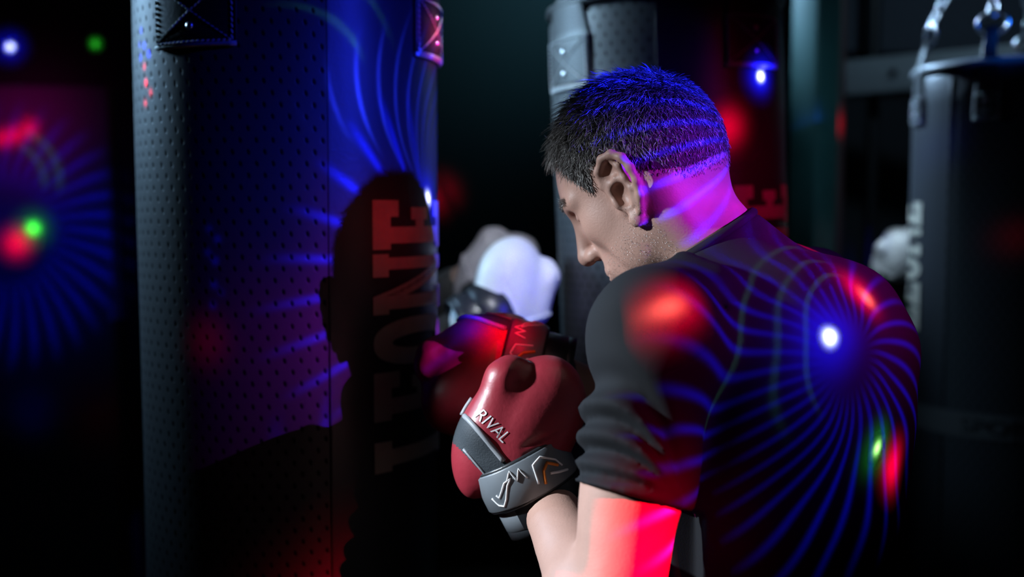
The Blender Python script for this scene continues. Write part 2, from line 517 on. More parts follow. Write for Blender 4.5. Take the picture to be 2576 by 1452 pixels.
# ------------------------------------------------------------------ heavy bags
def letter_polys(ch):
    """slab serif capitals in a unit box; x along the word, y up; list of quads"""
    def r(a, b, c, d): return [(a, c), (b, c), (b, d), (a, d)]
    if ch == 'E':
        return [r(.12, .46, 0, 1), r(0, .12, .84, 1), r(0, .12, 0, .16), r(.46, 1, .84, 1), r(.46, 1, 0, .16), r(.66, 1, .76, .84),
                r(.66, 1, .16, .24), r(.46, .86, .44, .56), r(.60, .86, .38, .44), r(.60, .86, .56, .62)], 0.062
    if ch == 'L':
        return [r(.12, .48, 0, 1), r(0, .12, .84, 1), r(.48, .66, .84, 1), r(0, .12, 0, .15), r(.48, 1, 0, .15), r(.68, 1, .15, .30)], 0.060
    if ch == 'N':
        return [r(.08, .30, 0, 1), r(0, .08, .86, 1), r(0, .08, 0, .14), r(.30, .40, 0, .14), r(.74, .94, 0, 1), r(.62, .74, .86, 1), r(.94, 1, .86, 1),
                [(.30, 1), (.30, .68), (.74, 0), (.74, .32)]], 0.076
    if ch == 'O':
        q = []
        n = 36
        f = lambda t, s: (.5 + .5 * s * math.copysign(abs(math.cos(t)) ** .8, math.cos(t)), .5 + (.5 - (1 - s) * .30) * math.copysign(abs(math.sin(t)) ** .8, math.sin(t)))
        g = lambda t: (.5 + .15 * math.cos(t), .5 + .33 * math.sin(t))
        for i in range(n):
            a, b = 2 * pi * i / n, 2 * pi * (i + 1) / n
            q.append([g(a), f(a, 1), f(b, 1), g(b)])
        return q, 0.062
    raise KeyError(ch)

def cyl(R, phi, z):
    return Vector((R * math.sin(phi), -R * math.cos(phi), z))

def wrap_letter(ch, R, phi_top, cap, z0, m, parent, ws=1.0):
    """letter lying on its side on the bag: reads upward, tops to the left"""
    polys, wd = letter_polys(ch)
    wd *= ws
    V, F = [], []
    for q in polys:
        n = 10
        o = len(V)
        for i in range(n + 1):
            t = i / n
            for (a, b) in ((q[0], q[3]), (q[1], q[2])):
                x = a[0] + (b[0] - a[0]) * t
                y = a[1] + (b[1] - a[1]) * t
                V.append(cyl(R, phi_top + (1 - y) * cap / R, z0 + x * wd))
        for i in range(n):
            F.append((o + 2 * i, o + 2 * i + 1, o + 2 * i + 3, o + 2 * i + 2))
    pydata('letter', V, F, m, parent)
    return wd

def bead(c, axis, nrm, l, r):
    """one small raised thread stitch"""
    ax = axis.normalized()
    s = nrm.normalized()
    q = ax.cross(s)
    V, F = [], []
    n = 6
    prof = [(-1.0, 0.25), (-0.6, 0.85), (0.0, 1.0), (0.6, 0.85), (1.0, 0.25)]
    for t, k in prof:
        for j in range(n):
            an = 2 * pi * j / n
            V.append(c + ax * (t * l / 2) + (math.cos(an) * s + math.sin(an) * q) * r * k)
    for i in range(len(prof) - 1):
        for j in range(n):
            F.append((i * n + j, i * n + (j + 1) % n, (i + 1) * n + (j + 1) % n, (i + 1) * n + j))
    return V, F

def chain_link_mesh(m):
    pts = []
    for i in range(20):
        t = 2 * pi * i / 20
        pts.append((0.0085 * math.cos(t), 0, 0.014 * math.sin(t) + (0.007 if math.sin(t) > 0 else -0.007)))
    V, F = tube(pts, 0.0034, 7, True)
    me = bpy.data.meshes.new('chain_link')
    me.from_pydata([tuple(v) for v in V], [], F)
    me.polygons.foreach_set('use_smooth', [True] * len(me.polygons))
    me.materials.append(m)
    return me
LINK = chain_link_mesh(M_CHAIN)

def chain(parent, a, b, separate):
    a, b = Vector(a), Vector(b)
    L = (b - a).length
    n = max(2, int(L / 0.034))
    q = (b - a).to_track_quat('Z', 'Y')
    mats = []
    for i in range(n):
        c = a + (b - a) * ((i + 0.5) / n)
        mats.append(Matrix.Translation(c) @ q.to_matrix().to_4x4() @ Matrix.Rotation(i * pi / 2 + 0.4, 4, 'Z'))
    if separate:
        ch = bpy.data.objects.new('chain', None)
        COL.objects.link(ch)
        ch.parent = parent
        for M in mats:
            o = bpy.data.objects.new('chain_link', LINK)
            COL.objects.link(o)
            o.parent = ch
            o.matrix_local = M
    else:
        base = [v.co.copy() for v in LINK.vertices]
        fs = [tuple(p.vertices) for p in LINK.polygons]
        V, F = join([([M @ v for v in base], fs) for M in mats])
        pydata('chain', V, F, M_CHAIN, parent)

def heavy_bag(label, cx, cy, R, z0, z1, straps, panel, text, lean=(0, 0), sep=False, patch=None, rimmat=None, band=None):
    root = empty('heavy_bag', (cx, cy, z1))
    root.rotation_euler = (lean[0], lean[1], 0)
    tag(root, label, 'punching bag', 'hanging heavy bags')
    H = z1 - z0
    # cover in two panels: perforated leather and a smooth printed one
    def panel_mesh(name, p0, p1, m):
        n = max(8, int(72 * (p1 - p0) / (2 * pi)))
        zs = [-H, -H + .004, -H + .02] + [-H + .02 + (H - .04) * i / 24 for i in range(1, 24)] + [-.02, -.006, 0]
        V, F, UV = [], [], []
        for iz, z in enumerate(zs):
            rr = R
            e = min(z + H, -z)
            if e < 0.02: rr = R - 0.012 * (1 - e / 0.02) ** 2
            rr *= 1 + 0.006 * math.sin(z * 6.0 + cx * 9)          # settled filling
            for i in range(n + 1):
                f = p0 + (p1 - p0) * i / n
                V.append(cyl(rr, f, z))
                UV.append((f * R, z))
        k = n + 1
        for a in range(len(zs) - 1):
            for i in range(n):
                F.append((a * k + i, a * k + i + 1, (a + 1) * k + i + 1, (a + 1) * k + i))
        o = pydata(name, V, F, m, root)
        uvl = o.data.uv_layers.new(name='arc')
        for lp in o.data.loops:
            uvl.data[lp.index].uv = UV[lp.vertex_index]
        return o
    panel_mesh('perforated_panel', panel[1] - 2 * pi + 0.002, panel[0] - 0.002, M_PERF)
    pr = panel_mesh('printed_panel', panel[0], panel[1], M_SMOOTH)
    # seam: narrow raised leather fold
    for f in panel:
        V, F = tube([cyl(R + 0.0002, f, -H + .02 + (H - .04) * i / 30) for i in range(31)], 0.0016, 6)
        pydata('seam', V, F, M_STRAP, root)
    for zz, nm in ((-H, 'bottom_cap'), (0, 'top_cap')):
        n = 48
        V = [cyl(R - .012, 2 * pi * i / n, zz) for i in range(n)] + [Vector((0, 0, zz + (0.012 if zz == 0 else -0.012)))]
        F = [(i, (i + 1) % n, n) for i in range(n)]
        pydata(nm, V, F, M_STRAP, root)
    rm = rimmat or M_STRAP
    V, F = tube([cyl(R - .004, 2 * pi * i / 64, 0.002) for i in range(64)], 0.011, 8, True)
    pydata('rim', V, F, rm, root)
    # lettering
    if text:
        phi_top, cap, zt, gap, ws = text
        z = zt - z1
        for ch in 'LEONE':
            z += wrap_letter(ch, R * 1.0062 + 0.0012, phi_top, cap, z, M_INK, root, ws) + gap
    # straps with stitched and riveted patches
    for phi, wd, zb, ht in straps:
        zb -= z1
        ha = wd / 2 / R
        up = 0.075
        n, k = 12, 16
        V, F = [], []
        T = 0.0055
        zl = [zb + (0 - zb) * i / k for i in range(k + 1)] + [0.02, 0.045, up]
        for lay in (0, 1):
            for z in zl:
                taper = 1.0 if z < zb + ht else max(0.62, 1 - (z - zb - ht) * 4)
                if z > 0: taper = 0.55
                rr = R * 1.006 + 0.0008 + lay * T + (0.0 if z < zb + ht else -0.002)
                if z > 0: rr -= z * 0.25
                for i in range(n + 1):
                    edge = 1.0 if 0 < i < n or lay == 0 else 0.0
                    V.append(cyl(rr - (0.0012 if (lay and i in (0, n)) else 0), phi + ha * taper * (2 * i / n - 1), z))
        q = n + 1
        N1 = len(zl) * q
        for a in range(len(zl) - 1):
            for i in range(n):
                F.append((N1 + a * q + i, N1 + a * q + i + 1, N1 + (a + 1) * q + i + 1, N1 + (a + 1) * q + i))
                F.append((a * q + i + 1, a * q + i, (a + 1) * q + i, (a + 1) * q + i + 1))
            for i in (0, n):
                F.append((a * q + i, N1 + a * q + i, N1 + (a + 1) * q + i, (a + 1) * q + i))
        for i in range(n):
            F.append((i, i + 1, N1 + i + 1, N1 + i))
            t = (len(zl) - 1) * q
            F.append((t + i, t + i + 1, N1 + t + i + 1, N1 + t + i))
        st = pydata('strap', V, F, M_STRAP, root)
        # stitches: frame and cross, beads lying on the strap
        Rs = R * 1.006 + 0.0008 + T + 0.0006
        c = [(-.93, .03), (.93, .03), (.93, .97), (-.93, .97)]
        segs = [(c[0], c[1]), (c[1], c[2]), (c[2], c[3]), (c[3], c[0]), (c[0], c[2]), (c[1], c[3])]
        parts = []
        for si, (a, b) in enumerate(segs):
            A = cyl(Rs, phi + ha * a[0], zb + ht * a[1])
            B = cyl(Rs, phi + ha * b[0], zb + ht * b[1])
            arc = math.hypot((b[0] - a[0]) * ha * R, (b[1] - a[1]) * ht)
            nb = max(6, int(arc / 0.0068))
            for i in range(nb):
                t0, t1 = (i + .06) / nb, (i + .94) / nb
                f0, f1 = [phi + ha * (a[0] + (b[0] - a[0]) * t) for t in (t0, t1)]
                h0, h1 = [zb + ht * (a[1] + (b[1] - a[1]) * t) for t in (t0, t1)]
                p0, p1 = cyl(Rs, f0, h0), cyl(Rs, f1, h1)
                mid = (p0 + p1) / 2
                nr = Vector((mid.x, mid.y, 0)).normalized()
                ax = (p1 - p0)
                ax = ax + nr.cross(ax).normalized() * ax.length * (0.35 if si < 4 else 0.2)
                parts.append(bead(mid, ax, nr, ax.length, 0.0017 if si < 4 else 0.0013))
        V, F = join(parts)
        tag(pydata('stitching', V, F, M_THREAD, st), kind='stuff')
        # rolled hem under the strap end
        V, F = tube([cyl(Rs - .003, phi + ha * (2 * i / 14 - 1), zb - 0.001) for i in range(15)], 0.0036, 7)
        pydata('rolled_edge', V, F, M_THREAD, st)
        for fx, hz in ((0, .27), (0, .73)):
            cp = cyl(Rs, phi + fx, zb + ht * hz)
            nr = Vector((cp.x, cp.y, 0)).normalized()
            V, F = tube([cp - nr * .001, cp + nr * .0012, cp + nr * .0026, cp + nr * .0034], [.0056, .0054, .004, .0015], 12)
            pydata('rivet', V, F, M_RIVET, st)
        # ring and chain up to the hub
        top = cyl(R * 0.98 - up * 0.25, phi, up + 0.006)
        nr = Vector((top.x, top.y, 0)).normalized()
        tg = nr.cross(Vector((0, 0, 1)))
        V, F = tube([top + tg * .03 * math.cos(t) + Vector((0, 0, .022 * math.sin(t))) for t in [2 * pi * i / 20 for i in range(20)]], .004, 7, True)
        pydata('ring', V, F, M_CHAIN, root)
        chain(root, top + Vector((0, 0, .016)), (0, 0, 0.46), sep)
    V, F = tube([(0.03 * math.cos(2 * pi * i / 20), 0, 0.47 + 0.03 * math.sin(2 * pi * i / 20)) for i in range(20)], .006, 7, True)
    pydata('swivel_ring', V, F, M_CHAIN, root)
    chain(root, (0, 0, 0.49), (0, 0, 2.99 - z1), False)
    if band:
        zb, zt, f0, f1 = band
        V, F = [], []
        for i in range(25):
            f = f0 + (f1 - f0) * i / 24
            V += [cyl(R * 1.006 + .001, f, zb - z1), cyl(R * 1.006 + .001, f, zt - z1)]
        F = [(2 * i, 2 * i + 2, 2 * i + 3, 2 * i + 1) for i in range(24)]
        bd = pydata('label_band', V, F, mat('dull_label', (0.11, 0.10, 0.095), 0.7), root)
        tv, tf = text_flat('SPORT')
        hgt = (zt - zb) * 0.6
        V = []
        for (x, y) in tv:
            V.append(cyl(R * 1.006 + .0022, f0 + 0.44 * (f1 - f0) + x * hgt * 1.2 / R, zb - z1 + (zt - zb) * .2 + y * hgt))
        pydata('print', V, tf, M_STRAP, bd)
    return root

def text_flat(s, size=1.0):
    cu = bpy.data.curves.new('txt', 'FONT')
    cu.body = s
    cu.size = size * 1.38
    cu.resolution_u = 3
    o = bpy.data.objects.new('txt', cu)
    COL.objects.link(o)
    bpy.context.view_layer.update()
    dg = bpy.context.evaluated_depsgraph_get()
    me = bpy.data.meshes.new_from_object(o.evaluated_get(dg))
    V = [(v.co.x, v.co.y) for v in me.vertices]
    F = [tuple(p.vertices) for p in me.polygons]
    bpy.data.objects.remove(o)
    bpy.data.curves.remove(cu)
    bpy.data.meshes.remove(me)
    return V, F

def bag_at(pxl, pxr, R):
    al, ar = math.atan((pxl - CX) / FPX), math.atan((pxr - CX) / FPX)
    mid, half = (al + ar) / 2, (ar - al) / 2
    D = R / math.sin(half)
    return D * math.sin(mid), D * math.cos(mid), -mid
def zat(py, d):
    return P(CX, py, d).z
RB = 0.20
# nearest bag
R1 = 0.215
cx, cy, f0 = bag_at(347, 1099, R1)
A_ = lambda px, pl, pr: math.asin(max(-1, min(1, (px - (pl + pr) / 2) / ((pr - pl) / 2))))
B1 = (cx, cy, f0)
heavy_bag('largest heavy bag in front of the boxer, lettering in deep shadow', cx, cy, R1, 0.55, 2.0,
          [(f0 + A_(512, 345, 1101) + 0.005, 0.124, zat(122, 1.466), 0.084), (f0 + R_(69), 0.136, zat(142, 1.56), 0.078),
           (f0 + R_(160), 0.128, 1.755, 0.07), (f0 + R_(-125), 0.128, 1.755, 0.07)],
          (f0 + A_(808, 345, 1101), f0 + R_(140)), (f0 + R_(29.3), 0.191, zat(1205, 1.48), 0.006, 1.075))
# middle bag
cx, cy, f0 = bag_at(1398, 1975, RB)
B2 = (cx, cy, f0)
heavy_bag('middle heavy bag behind the boxer head, pale light down its left side', cx - 0.012, cy, RB, 0.55, zat(24, cy - .05),
          [(f0 + R_(-54), 0.118, zat(204, cy - .15), 0.080), (f0 + R_(44), 0.118, zat(178, cy - .15), 0.080),
           (f0 + R_(135), 0.118, 1.79, 0.08), (f0 + R_(-145), 0.118, 1.79, 0.08)],
          (f0 + R_(-4), f0 + R_(110)), (f0 + R_(30), 0.165, zat(470, cy - .15) - 0.345, 0.005, 1.0), lean=(0, R_(-2.2)))
# right bag
cx, cy, f0 = bag_at(2287, 2800, RB)
B3 = (cx, cy, f0)
heavy_bag('far heavy bag cut by the right edge, hung on bright chains', cx, cy, RB, 0.55, zat(180, cy - .05),
          [(f0 + R_(-66), 0.05, zat(300, cy - .1), 0.05), (f0 + R_(-13), 0.05, zat(300, cy - .15), 0.05),
           (f0 + R_(52), 0.085, zat(330, cy - .1), 0.06), (f0 + R_(170), 0.085, zat(330, cy - .1), 0.06)],
          (f0 + R_(-160), f0 + R_(-35)), (f0 + R_(-107), 0.178, zat(842, cy - .1), 0.004, 0.80), sep=True,
          rimmat=mat('grey_vinyl_rim', (0.22, 0.23, 0.24), 0.4), band=(zat(1108, cy - .15), zat(1043, cy - .15), f0 + R_(-88), f0 + R_(60)))

# ------------------------------------------------------------------ implicit-surface modelling (surface nets)
class Field:
    def __init__(s, lo, hi, h):
        s.lo = np.array(lo, float); s.h = h
        s.n = np.ceil((np.array(hi, float) - s.lo) / h).astype(int) + 1
        s.F = np.full(s.n, 0.08, dtype=np.float32)
    def sub(s, lo, hi):
        a = np.clip(np.floor((np.array(lo) - s.lo) / s.h).astype(int), 0, s.n)
        b = np.clip(np.ceil((np.array(hi) - s.lo) / s.h).astype(int) + 1, 0, s.n)
        if np.any(b <= a): return None
        ax = [s.lo[i] + s.h * np.arange(a[i], b[i]) for i in range(3)]
        X, Y, Z = np.meshgrid(*ax, indexing='ij')
        return (slice(a[0], b[0]), slice(a[1], b[1]), slice(a[2], b[2])), np.stack([X, Y, Z], -1).astype(np.float32)
    def put(s, f, lo, hi, k=0.0, op='add', pad=0.05):
        r = s.sub(np.array(lo) - pad, np.array(hi) + pad)
        if r is None: return
        sl, X = r
        d = f(X)
        a = s.F[sl]
        if op == 'add':
            if k > 0:
                hh = np.maximum(k - np.abs(a - d), 0) / k
                s.F[sl] = np.minimum(a, d) - hh * hh * k * 0.25
            else:
                s.F[sl] = np.minimum(a, d)
        else:
            d = -d
            if k > 0:
                hh = np.maximum(k - np.abs(a - d), 0) / k
                s.F[sl] = np.maximum(a, d) + hh * hh * k * 0.25
            else:
                s.F[sl] = np.maximum(a, d)
    def cap(s, a, b, ra, rb=None, k=0.02, op='add', flat=None):
        a = np.array(a, np.float32); b = np.array(b, np.float32)
        rb = ra if rb is None else rb
        R = max(ra, rb)
        ab = b - a
        L2 = float(ab @ ab) + 1e-12
        def f(X):
            t = np.clip(((X - a) @ ab) / L2, 0, 1)
            return np.linalg.norm(X - a - t[..., None] * ab, axis=-1) - (ra + (rb - ra) * t)
        s.put(f, np.minimum(a, b) - R, np.maximum(a, b) + R, k, op)
    def ell(s, c, r, k=0.02, op='add', M=None):
        c = np.array(c, np.float32); r = np.array(r, np.float32)
        Q = np.eye(3, dtype=np.float32) if M is None else np.array(M, np.float32)   # columns = axes
        R = float(r.max())
        def f(X):
            q = (X - c) @ Q
            k0 = np.linalg.norm(q / r, axis=-1)
            k1 = np.linalg.norm(q / (r * r), axis=-1) + 1e-6
            return k0 * (k0 - 1) / k1
        s.put(f, c - R, c + R, k, op)
    def poly(s, pts, rs, k=0.01, op='add'):
        if not isinstance(rs, (list, tuple)): rs = [rs] * len(pts)
        for i in range(len(pts) - 1):
            s.cap(pts[i], pts[i + 1], rs[i], rs[i + 1], k if i == 0 else max(0.004, k * .5), op)
    def plane(s, p, n, k=0.0, box=None):
        """cut away the side the normal points to"""
        p = np.array(p, np.float32); n = np.array(n, np.float32); n /= np.linalg.norm(n)
        lo, hi = box if box else (s.lo, s.lo + s.h * s.n)
        s.put(lambda X: -((X - p) @ n), lo, hi, k, 'sub', pad=0.0)
    def mesh(s):
        F = s.F
        S = F < 0
        c = np.zeros(np.array(F.shape) - 1, np.int8)
        for i in (0, 1):
            for j in (0, 1):
                for k in (0, 1):
                    c += S[i:F.shape[0] - 1 + i, j:F.shape[1] - 1 + j, k:F.shape[2] - 1 + k]
        act = (c > 0) & (c < 8)
        ijk = np.argwhere(act)
        idx = np.full(act.shape, -1, np.int32)
        idx[act] = np.arange(len(ijk))
        acc = np.zeros((len(ijk), 3)); cnt = np.zeros(len(ijk))
        co = [(i, j, k) for i in (0, 1) for j in (0, 1) for k in (0, 1)]
        for a in co:
            for ax in range(3):
                if a[ax]: continue
                b = list(a); b[ax] = 1
                va = F[ijk[:, 0] + a[0], ijk[:, 1] + a[1], ijk[:, 2] + a[2]]
                vb = F[ijk[:, 0] + b[0], ijk[:, 1] + b[1], ijk[:, 2] + b[2]]
                m = (va < 0) != (vb < 0)
                t = va[m] / (va[m] - vb[m])
                p = np.repeat(np.array(a, float)[None], m.sum(), 0)
                p[:, ax] = t
                acc[m] += p; cnt[m] += 1
        V = s.lo + s.h * (ijk + acc / np.maximum(cnt, 1)[:, None])
        Qs = []
        for ax in range(3):
            o1, o2 = [(1, 2), (2, 0), (0, 1)][ax]
            sl0 = [slice(None)] * 3; sl1 = [slice(None)] * 3
            sl0[ax] = slice(0, -1); sl1[ax] = slice(1, None)
            A, B = S[tuple(sl0)], S[tuple(sl1)]
            e = np.argwhere(A != B)
            e = e[(e[:, o1] > 0) & (e[:, o2] > 0) & (e[:, o1] < S.shape[o1] - 1) & (e[:, o2] < S.shape[o2] - 1)]
            if not len(e): continue
            ins = S[e[:, 0], e[:, 1], e[:, 2]]
            def g(d1, d2):
                q = e.copy(); q[:, o1] -= d1; q[:, o2] -= d2
                return idx[q[:, 0], q[:, 1], q[:, 2]]
            q = np.stack([g(1, 1), g(0, 1), g(0, 0), g(1, 0)], 1)
            q[~ins] = q[~ins][:, ::-1]
            Qs.append(q)
        Q = np.concatenate(Qs)
        Q = Q[(Q >= 0).all(1)]
        return V, Q

def relax(V, Q, it=2, lam=0.5):
    E = np.concatenate([Q[:, [0, 1]], Q[:, [1, 2]], Q[:, [2, 3]], Q[:, [3, 0]]])
    for _ in range(it):
        A = np.zeros_like(V); n = np.zeros(len(V))
        for a, b in ((0, 1), (1, 0)):
            for d in range(3):
                A[:, d] += np.bincount(E[:, a], V[E[:, b], d], len(V))
            n += np.bincount(E[:, a], minlength=len(V))
        V = V + lam * (A / np.maximum(n, 1)[:, None] - V)
    return V

def frame(ax_y, ax_z_hint):
    y = Vector(ax_y).normalized()
    z = Vector(ax_z_hint); z = (z - y * z.dot(y)).normalized()
    x = y.cross(z)
    return Matrix((x, y, z)).transposed()      # columns x y z

# ------------------------------------------------------------------ materials for people
M_SKIN = mat('fair_skin', (0.46, 0.27, 0.215), 0.5, spec=0.4, vary=0.12, vscale=38, bump=(420, 0.22, 0.0012))
M_SHIRT = mat('black_cotton_jersey', (0.0125, 0.0135, 0.016), 0.85, spec=0.15, bump=(900, 0.25, 0.0006))
M_PANTS = mat('black_shorts_fabric', (0.015, 0.015, 0.018), 0.8, bump=(500, 0.2, 0.0006))
M_SHOE = mat('black_boxing_shoe', (0.02, 0.02, 0.022), 0.5)
M_REDL = mat('oxblood_glove_leather', (0.34, 0.028, 0.045), 0.40, spec=0.6, vary=0.12, vscale=45, bump=(160, 0.25, 0.0012))
M_PANEL = mat('charcoal_glove_panel', (0.035, 0.045, 0.055), 0.7, bump=(500, 0.5, 0.001))
M_PIPE = mat('grey_glove_piping', (0.34, 0.36, 0.39), 0.5)
M_CUFF = mat('black_glove_cuff', (0.02, 0.022, 0.025), 0.35, bump=(200, 0.2, 0.001))
M_STRAPG = mat('grey_velcro_strap', (0.16, 0.18, 0.20), 0.42, spec=0.6, vary=0.1, vscale=60)
M_WHITEP = mat('white_print', (0.85, 0.86, 0.88), 0.5)
M_ORANGE = mat('orange_print', (0.80, 0.22, 0.03), 0.5)
M_WGLOVE = mat('white_glove_leather', (0.80, 0.82, 0.84), 0.42, bump=(90, 0.2, 0.0012))
M_GGLOVE = mat('grey_glove_leather', (0.33, 0.31, 0.36), 0.5, bump=(90, 0.2, 0.0012))
M_DARKCLOTH = mat('dark_training_clothes', (0.012, 0.012, 0.014), 0.85)

def hair_material():
    m = mat('short_greying_hair', (0.03, 0.025, 0.022), 0.38, spec=0.6)
    nt = m.node_tree
    g = nt.nodes.new('ShaderNodeNewGeometry')
    r = nt.nodes.new('ShaderNodeValToRGB')
    e = r.color_ramp.elements
    e[0].position = 0.0; e[0].color = (0.016, 0.012, 0.010, 1)
    e[1].position = 1.0; e[1].color = (0.70, 0.69, 0.68, 1)
    for p, c in ((0.28, (0.045, 0.036, 0.031, 1)), (0.52, (0.22, 0.205, 0.195, 1))):
        x = r.color_ramp.elements.new(p); x.color = c
    nt.links.new(g.outputs['Random Per Island'], r.inputs[0])
    nt.links.new(r.outputs[0], nt.nodes['Principled BSDF'].inputs['Base Color'])
    return m
M_HAIR = hair_material()

# ------------------------------------------------------------------ boxing gloves
def glove_cache():
    """a laced-fist training glove in its own frame: x to the finger side, y up the hand, z off the back of the hand (metres)"""
    k = 0.000471
    g = lambda px, py, z=0.0: ((px - 1310) * k, (1070 - py) * k, z)
    f = Field((-.095, -.15, -.085), (.095, .10, .085), 0.0023)
    f.ell(g(1345, 1040, -.004), (.058, .062, .054), 0)
    f.ell(g(1392, 1000, -.006), (.038, .047, .046), .02)
    f.ell(g(1300, 1100, .0), (.060, .055, .050), .02)
    f.ell(g(1228, 1115, -.012), (.036, .056, .044), .02)
    f.cap(g(1222, 1075, .012), g(1268, 955, .018), .029, .0235, .012)       # thumb lobe
    f.cap(g(1268, 955, .018), g(1285, 938, .012), .0235, .021, .01)
    f.cap(g(1310, 1170), g(1352, 1240), .047, .043, .02)
    f.ell(g(1190, 1165, -.02), (.022, .04, .034), .02)
    # crease between thumb and fist, seams and folds
    f.poly([g(1318, 915, .040), g(1290, 955, .047), g(1258, 990, .052), g(1240, 1000, .05)], [.010, .008, .005, .002], .010, 'sub')
    for a, b, r in ((g(1185, 1000, .045), g(1262, 985, .049), .0016), (g(1205, 980, .044), g(1255, 962, .047), .0014),
                    (g(1290, 1120, .054), g(1400, 1075, .046), .0018), (g(1300, 1140, .053), g(1395, 1100, .046), .0018),
                    (g(1215, 1010, .046), g(1268, 1002, .052), .0013)):
        f.cap(a, b, r, r, .004, 'sub')
    V, Q = f.mesh()
    V = relax(V, Q, 2)
    c = V[Q].mean(1)
    px, py = c[:, 0] / k + 1310, 1070 - c[:, 1] / k
    # dark palm panel: wedge between the piping line and the lower edge
    l1 = (px - 1160) * (1145 - 1040) - (py - 1040) * (1248 - 1160)          # >0 : upper right of the piping
    l2 = (px - 1148) * (1196 - 1118) - (py - 1118) * (1215 - 1148)          # <0 : below lower edge
    panel = (l1 < 0) & (l2 > 0)
    low = (l2 <= 0)
    out = {'V': V, 'shell': Q[~panel], 'panel': Q[panel]}
    bvh = BVHTree.FromPolygons([Vector(v) for v in V], [tuple(int(i) for i in q) for q in Q])
    def drop(x, y, off=0.0006):
        h = bvh.ray_cast(Vector((x, y, .2)), Vector((0, 0, -1)))
        if h[0] is None:
            h2 = bvh.find_nearest(Vector((x, y, 0)))
            return h2[0] + h2[1] * off
        return h[0] + h[1] * off
    def drop_px(px, py, off=.0006):
        q = g(px, py)
        return drop(q[0], q[1], off)
    out['pipe'] = [tube([drop_px(1166 + (1250 - 1166) * t, 1042 + (1150 - 1042) * t, .0008) for t in np.linspace(0, 1, 14)], .0034, 7),
                   tube([drop_px(1160 + 10 * t - 6 * t * t * 0, 1040 - 55 * t, .0006) for t in np.linspace(0, 1, 8)], .0030, 7),
                   tube([drop_px(1160 + (1222 - 1160) * t, 1122 + (1200 - 1122) * t, .0004) for t in np.linspace(0, 1, 10)], .0016, 6)]
    tv, tf = text_flat('RIVAL')
    s = 30 * k
    ox, oy, _ = g(1182, 1040)
    dx, dy = .70, -.714
    TV = []
    for (a, b) in tv:
        b2 = b
        x, y = a * s * .86 + b2 * 0.10 * s, b2 * s
        TV.append(drop(ox + dx * x - dy * y * 1.0, oy + dy * x + dx * y, .0009))
    out['text'] = (TV, tf)
    return out

def band(c, ax_y, rx, rz, wd, th, a0, a1, n=48, tiltx=0.0, zc=0.0):
    """flat strap wrapped round the wrist: rounded edge profile swept round an ellipse"""
    M = frame(ax_y, (0, 0, 1))
    prof = [(-.5, 0), (-.5, .6), (-.46, 1), (.46, 1), (.5, .6), (.5, 0)]
    V, F = [], []
    closed = abs(a1 - a0) > 2 * pi - 1e-3
    m = n if closed else n + 1
    for i in range(m):
        t = a0 + (a1 - a0) * i / n
        taper = 1.0
        if not closed:
            e = min(i, n - i) / n
            taper = min(1, .35 + (e / .05) * .65) if e < .05 else 1
        nx, nz = math.cos(t) / rx, math.sin(t) / rz
        l = math.hypot(nx, nz); nx, nz = nx / l, nz / l
        for (u, v) in prof:
            p = Vector((rx * math.cos(t) + nx * th * v, u * wd * taper, rz * math.sin(t) + nz * th * v + zc))
            V.append(Vector(c) + M @ p)
    k = len(prof)
    for i in range(n):
        for j in range(k - 1):
            a, b = i * k + j, i * k + j + 1
            c2, d = ((i + 1) % m) * k + j + 1, ((i + 1) % m) * k + j
            F.append((a, d, c2, b))
        F.append((i * k + k - 1, ((i + 1) % m) * k + k - 1, ((i + 1) % m) * k, i * k))
    if not closed:
        F.append(tuple(range(k)))
        F.append(tuple((m - 1) * k + j for j in range(k - 1, -1, -1)))
    return V, F

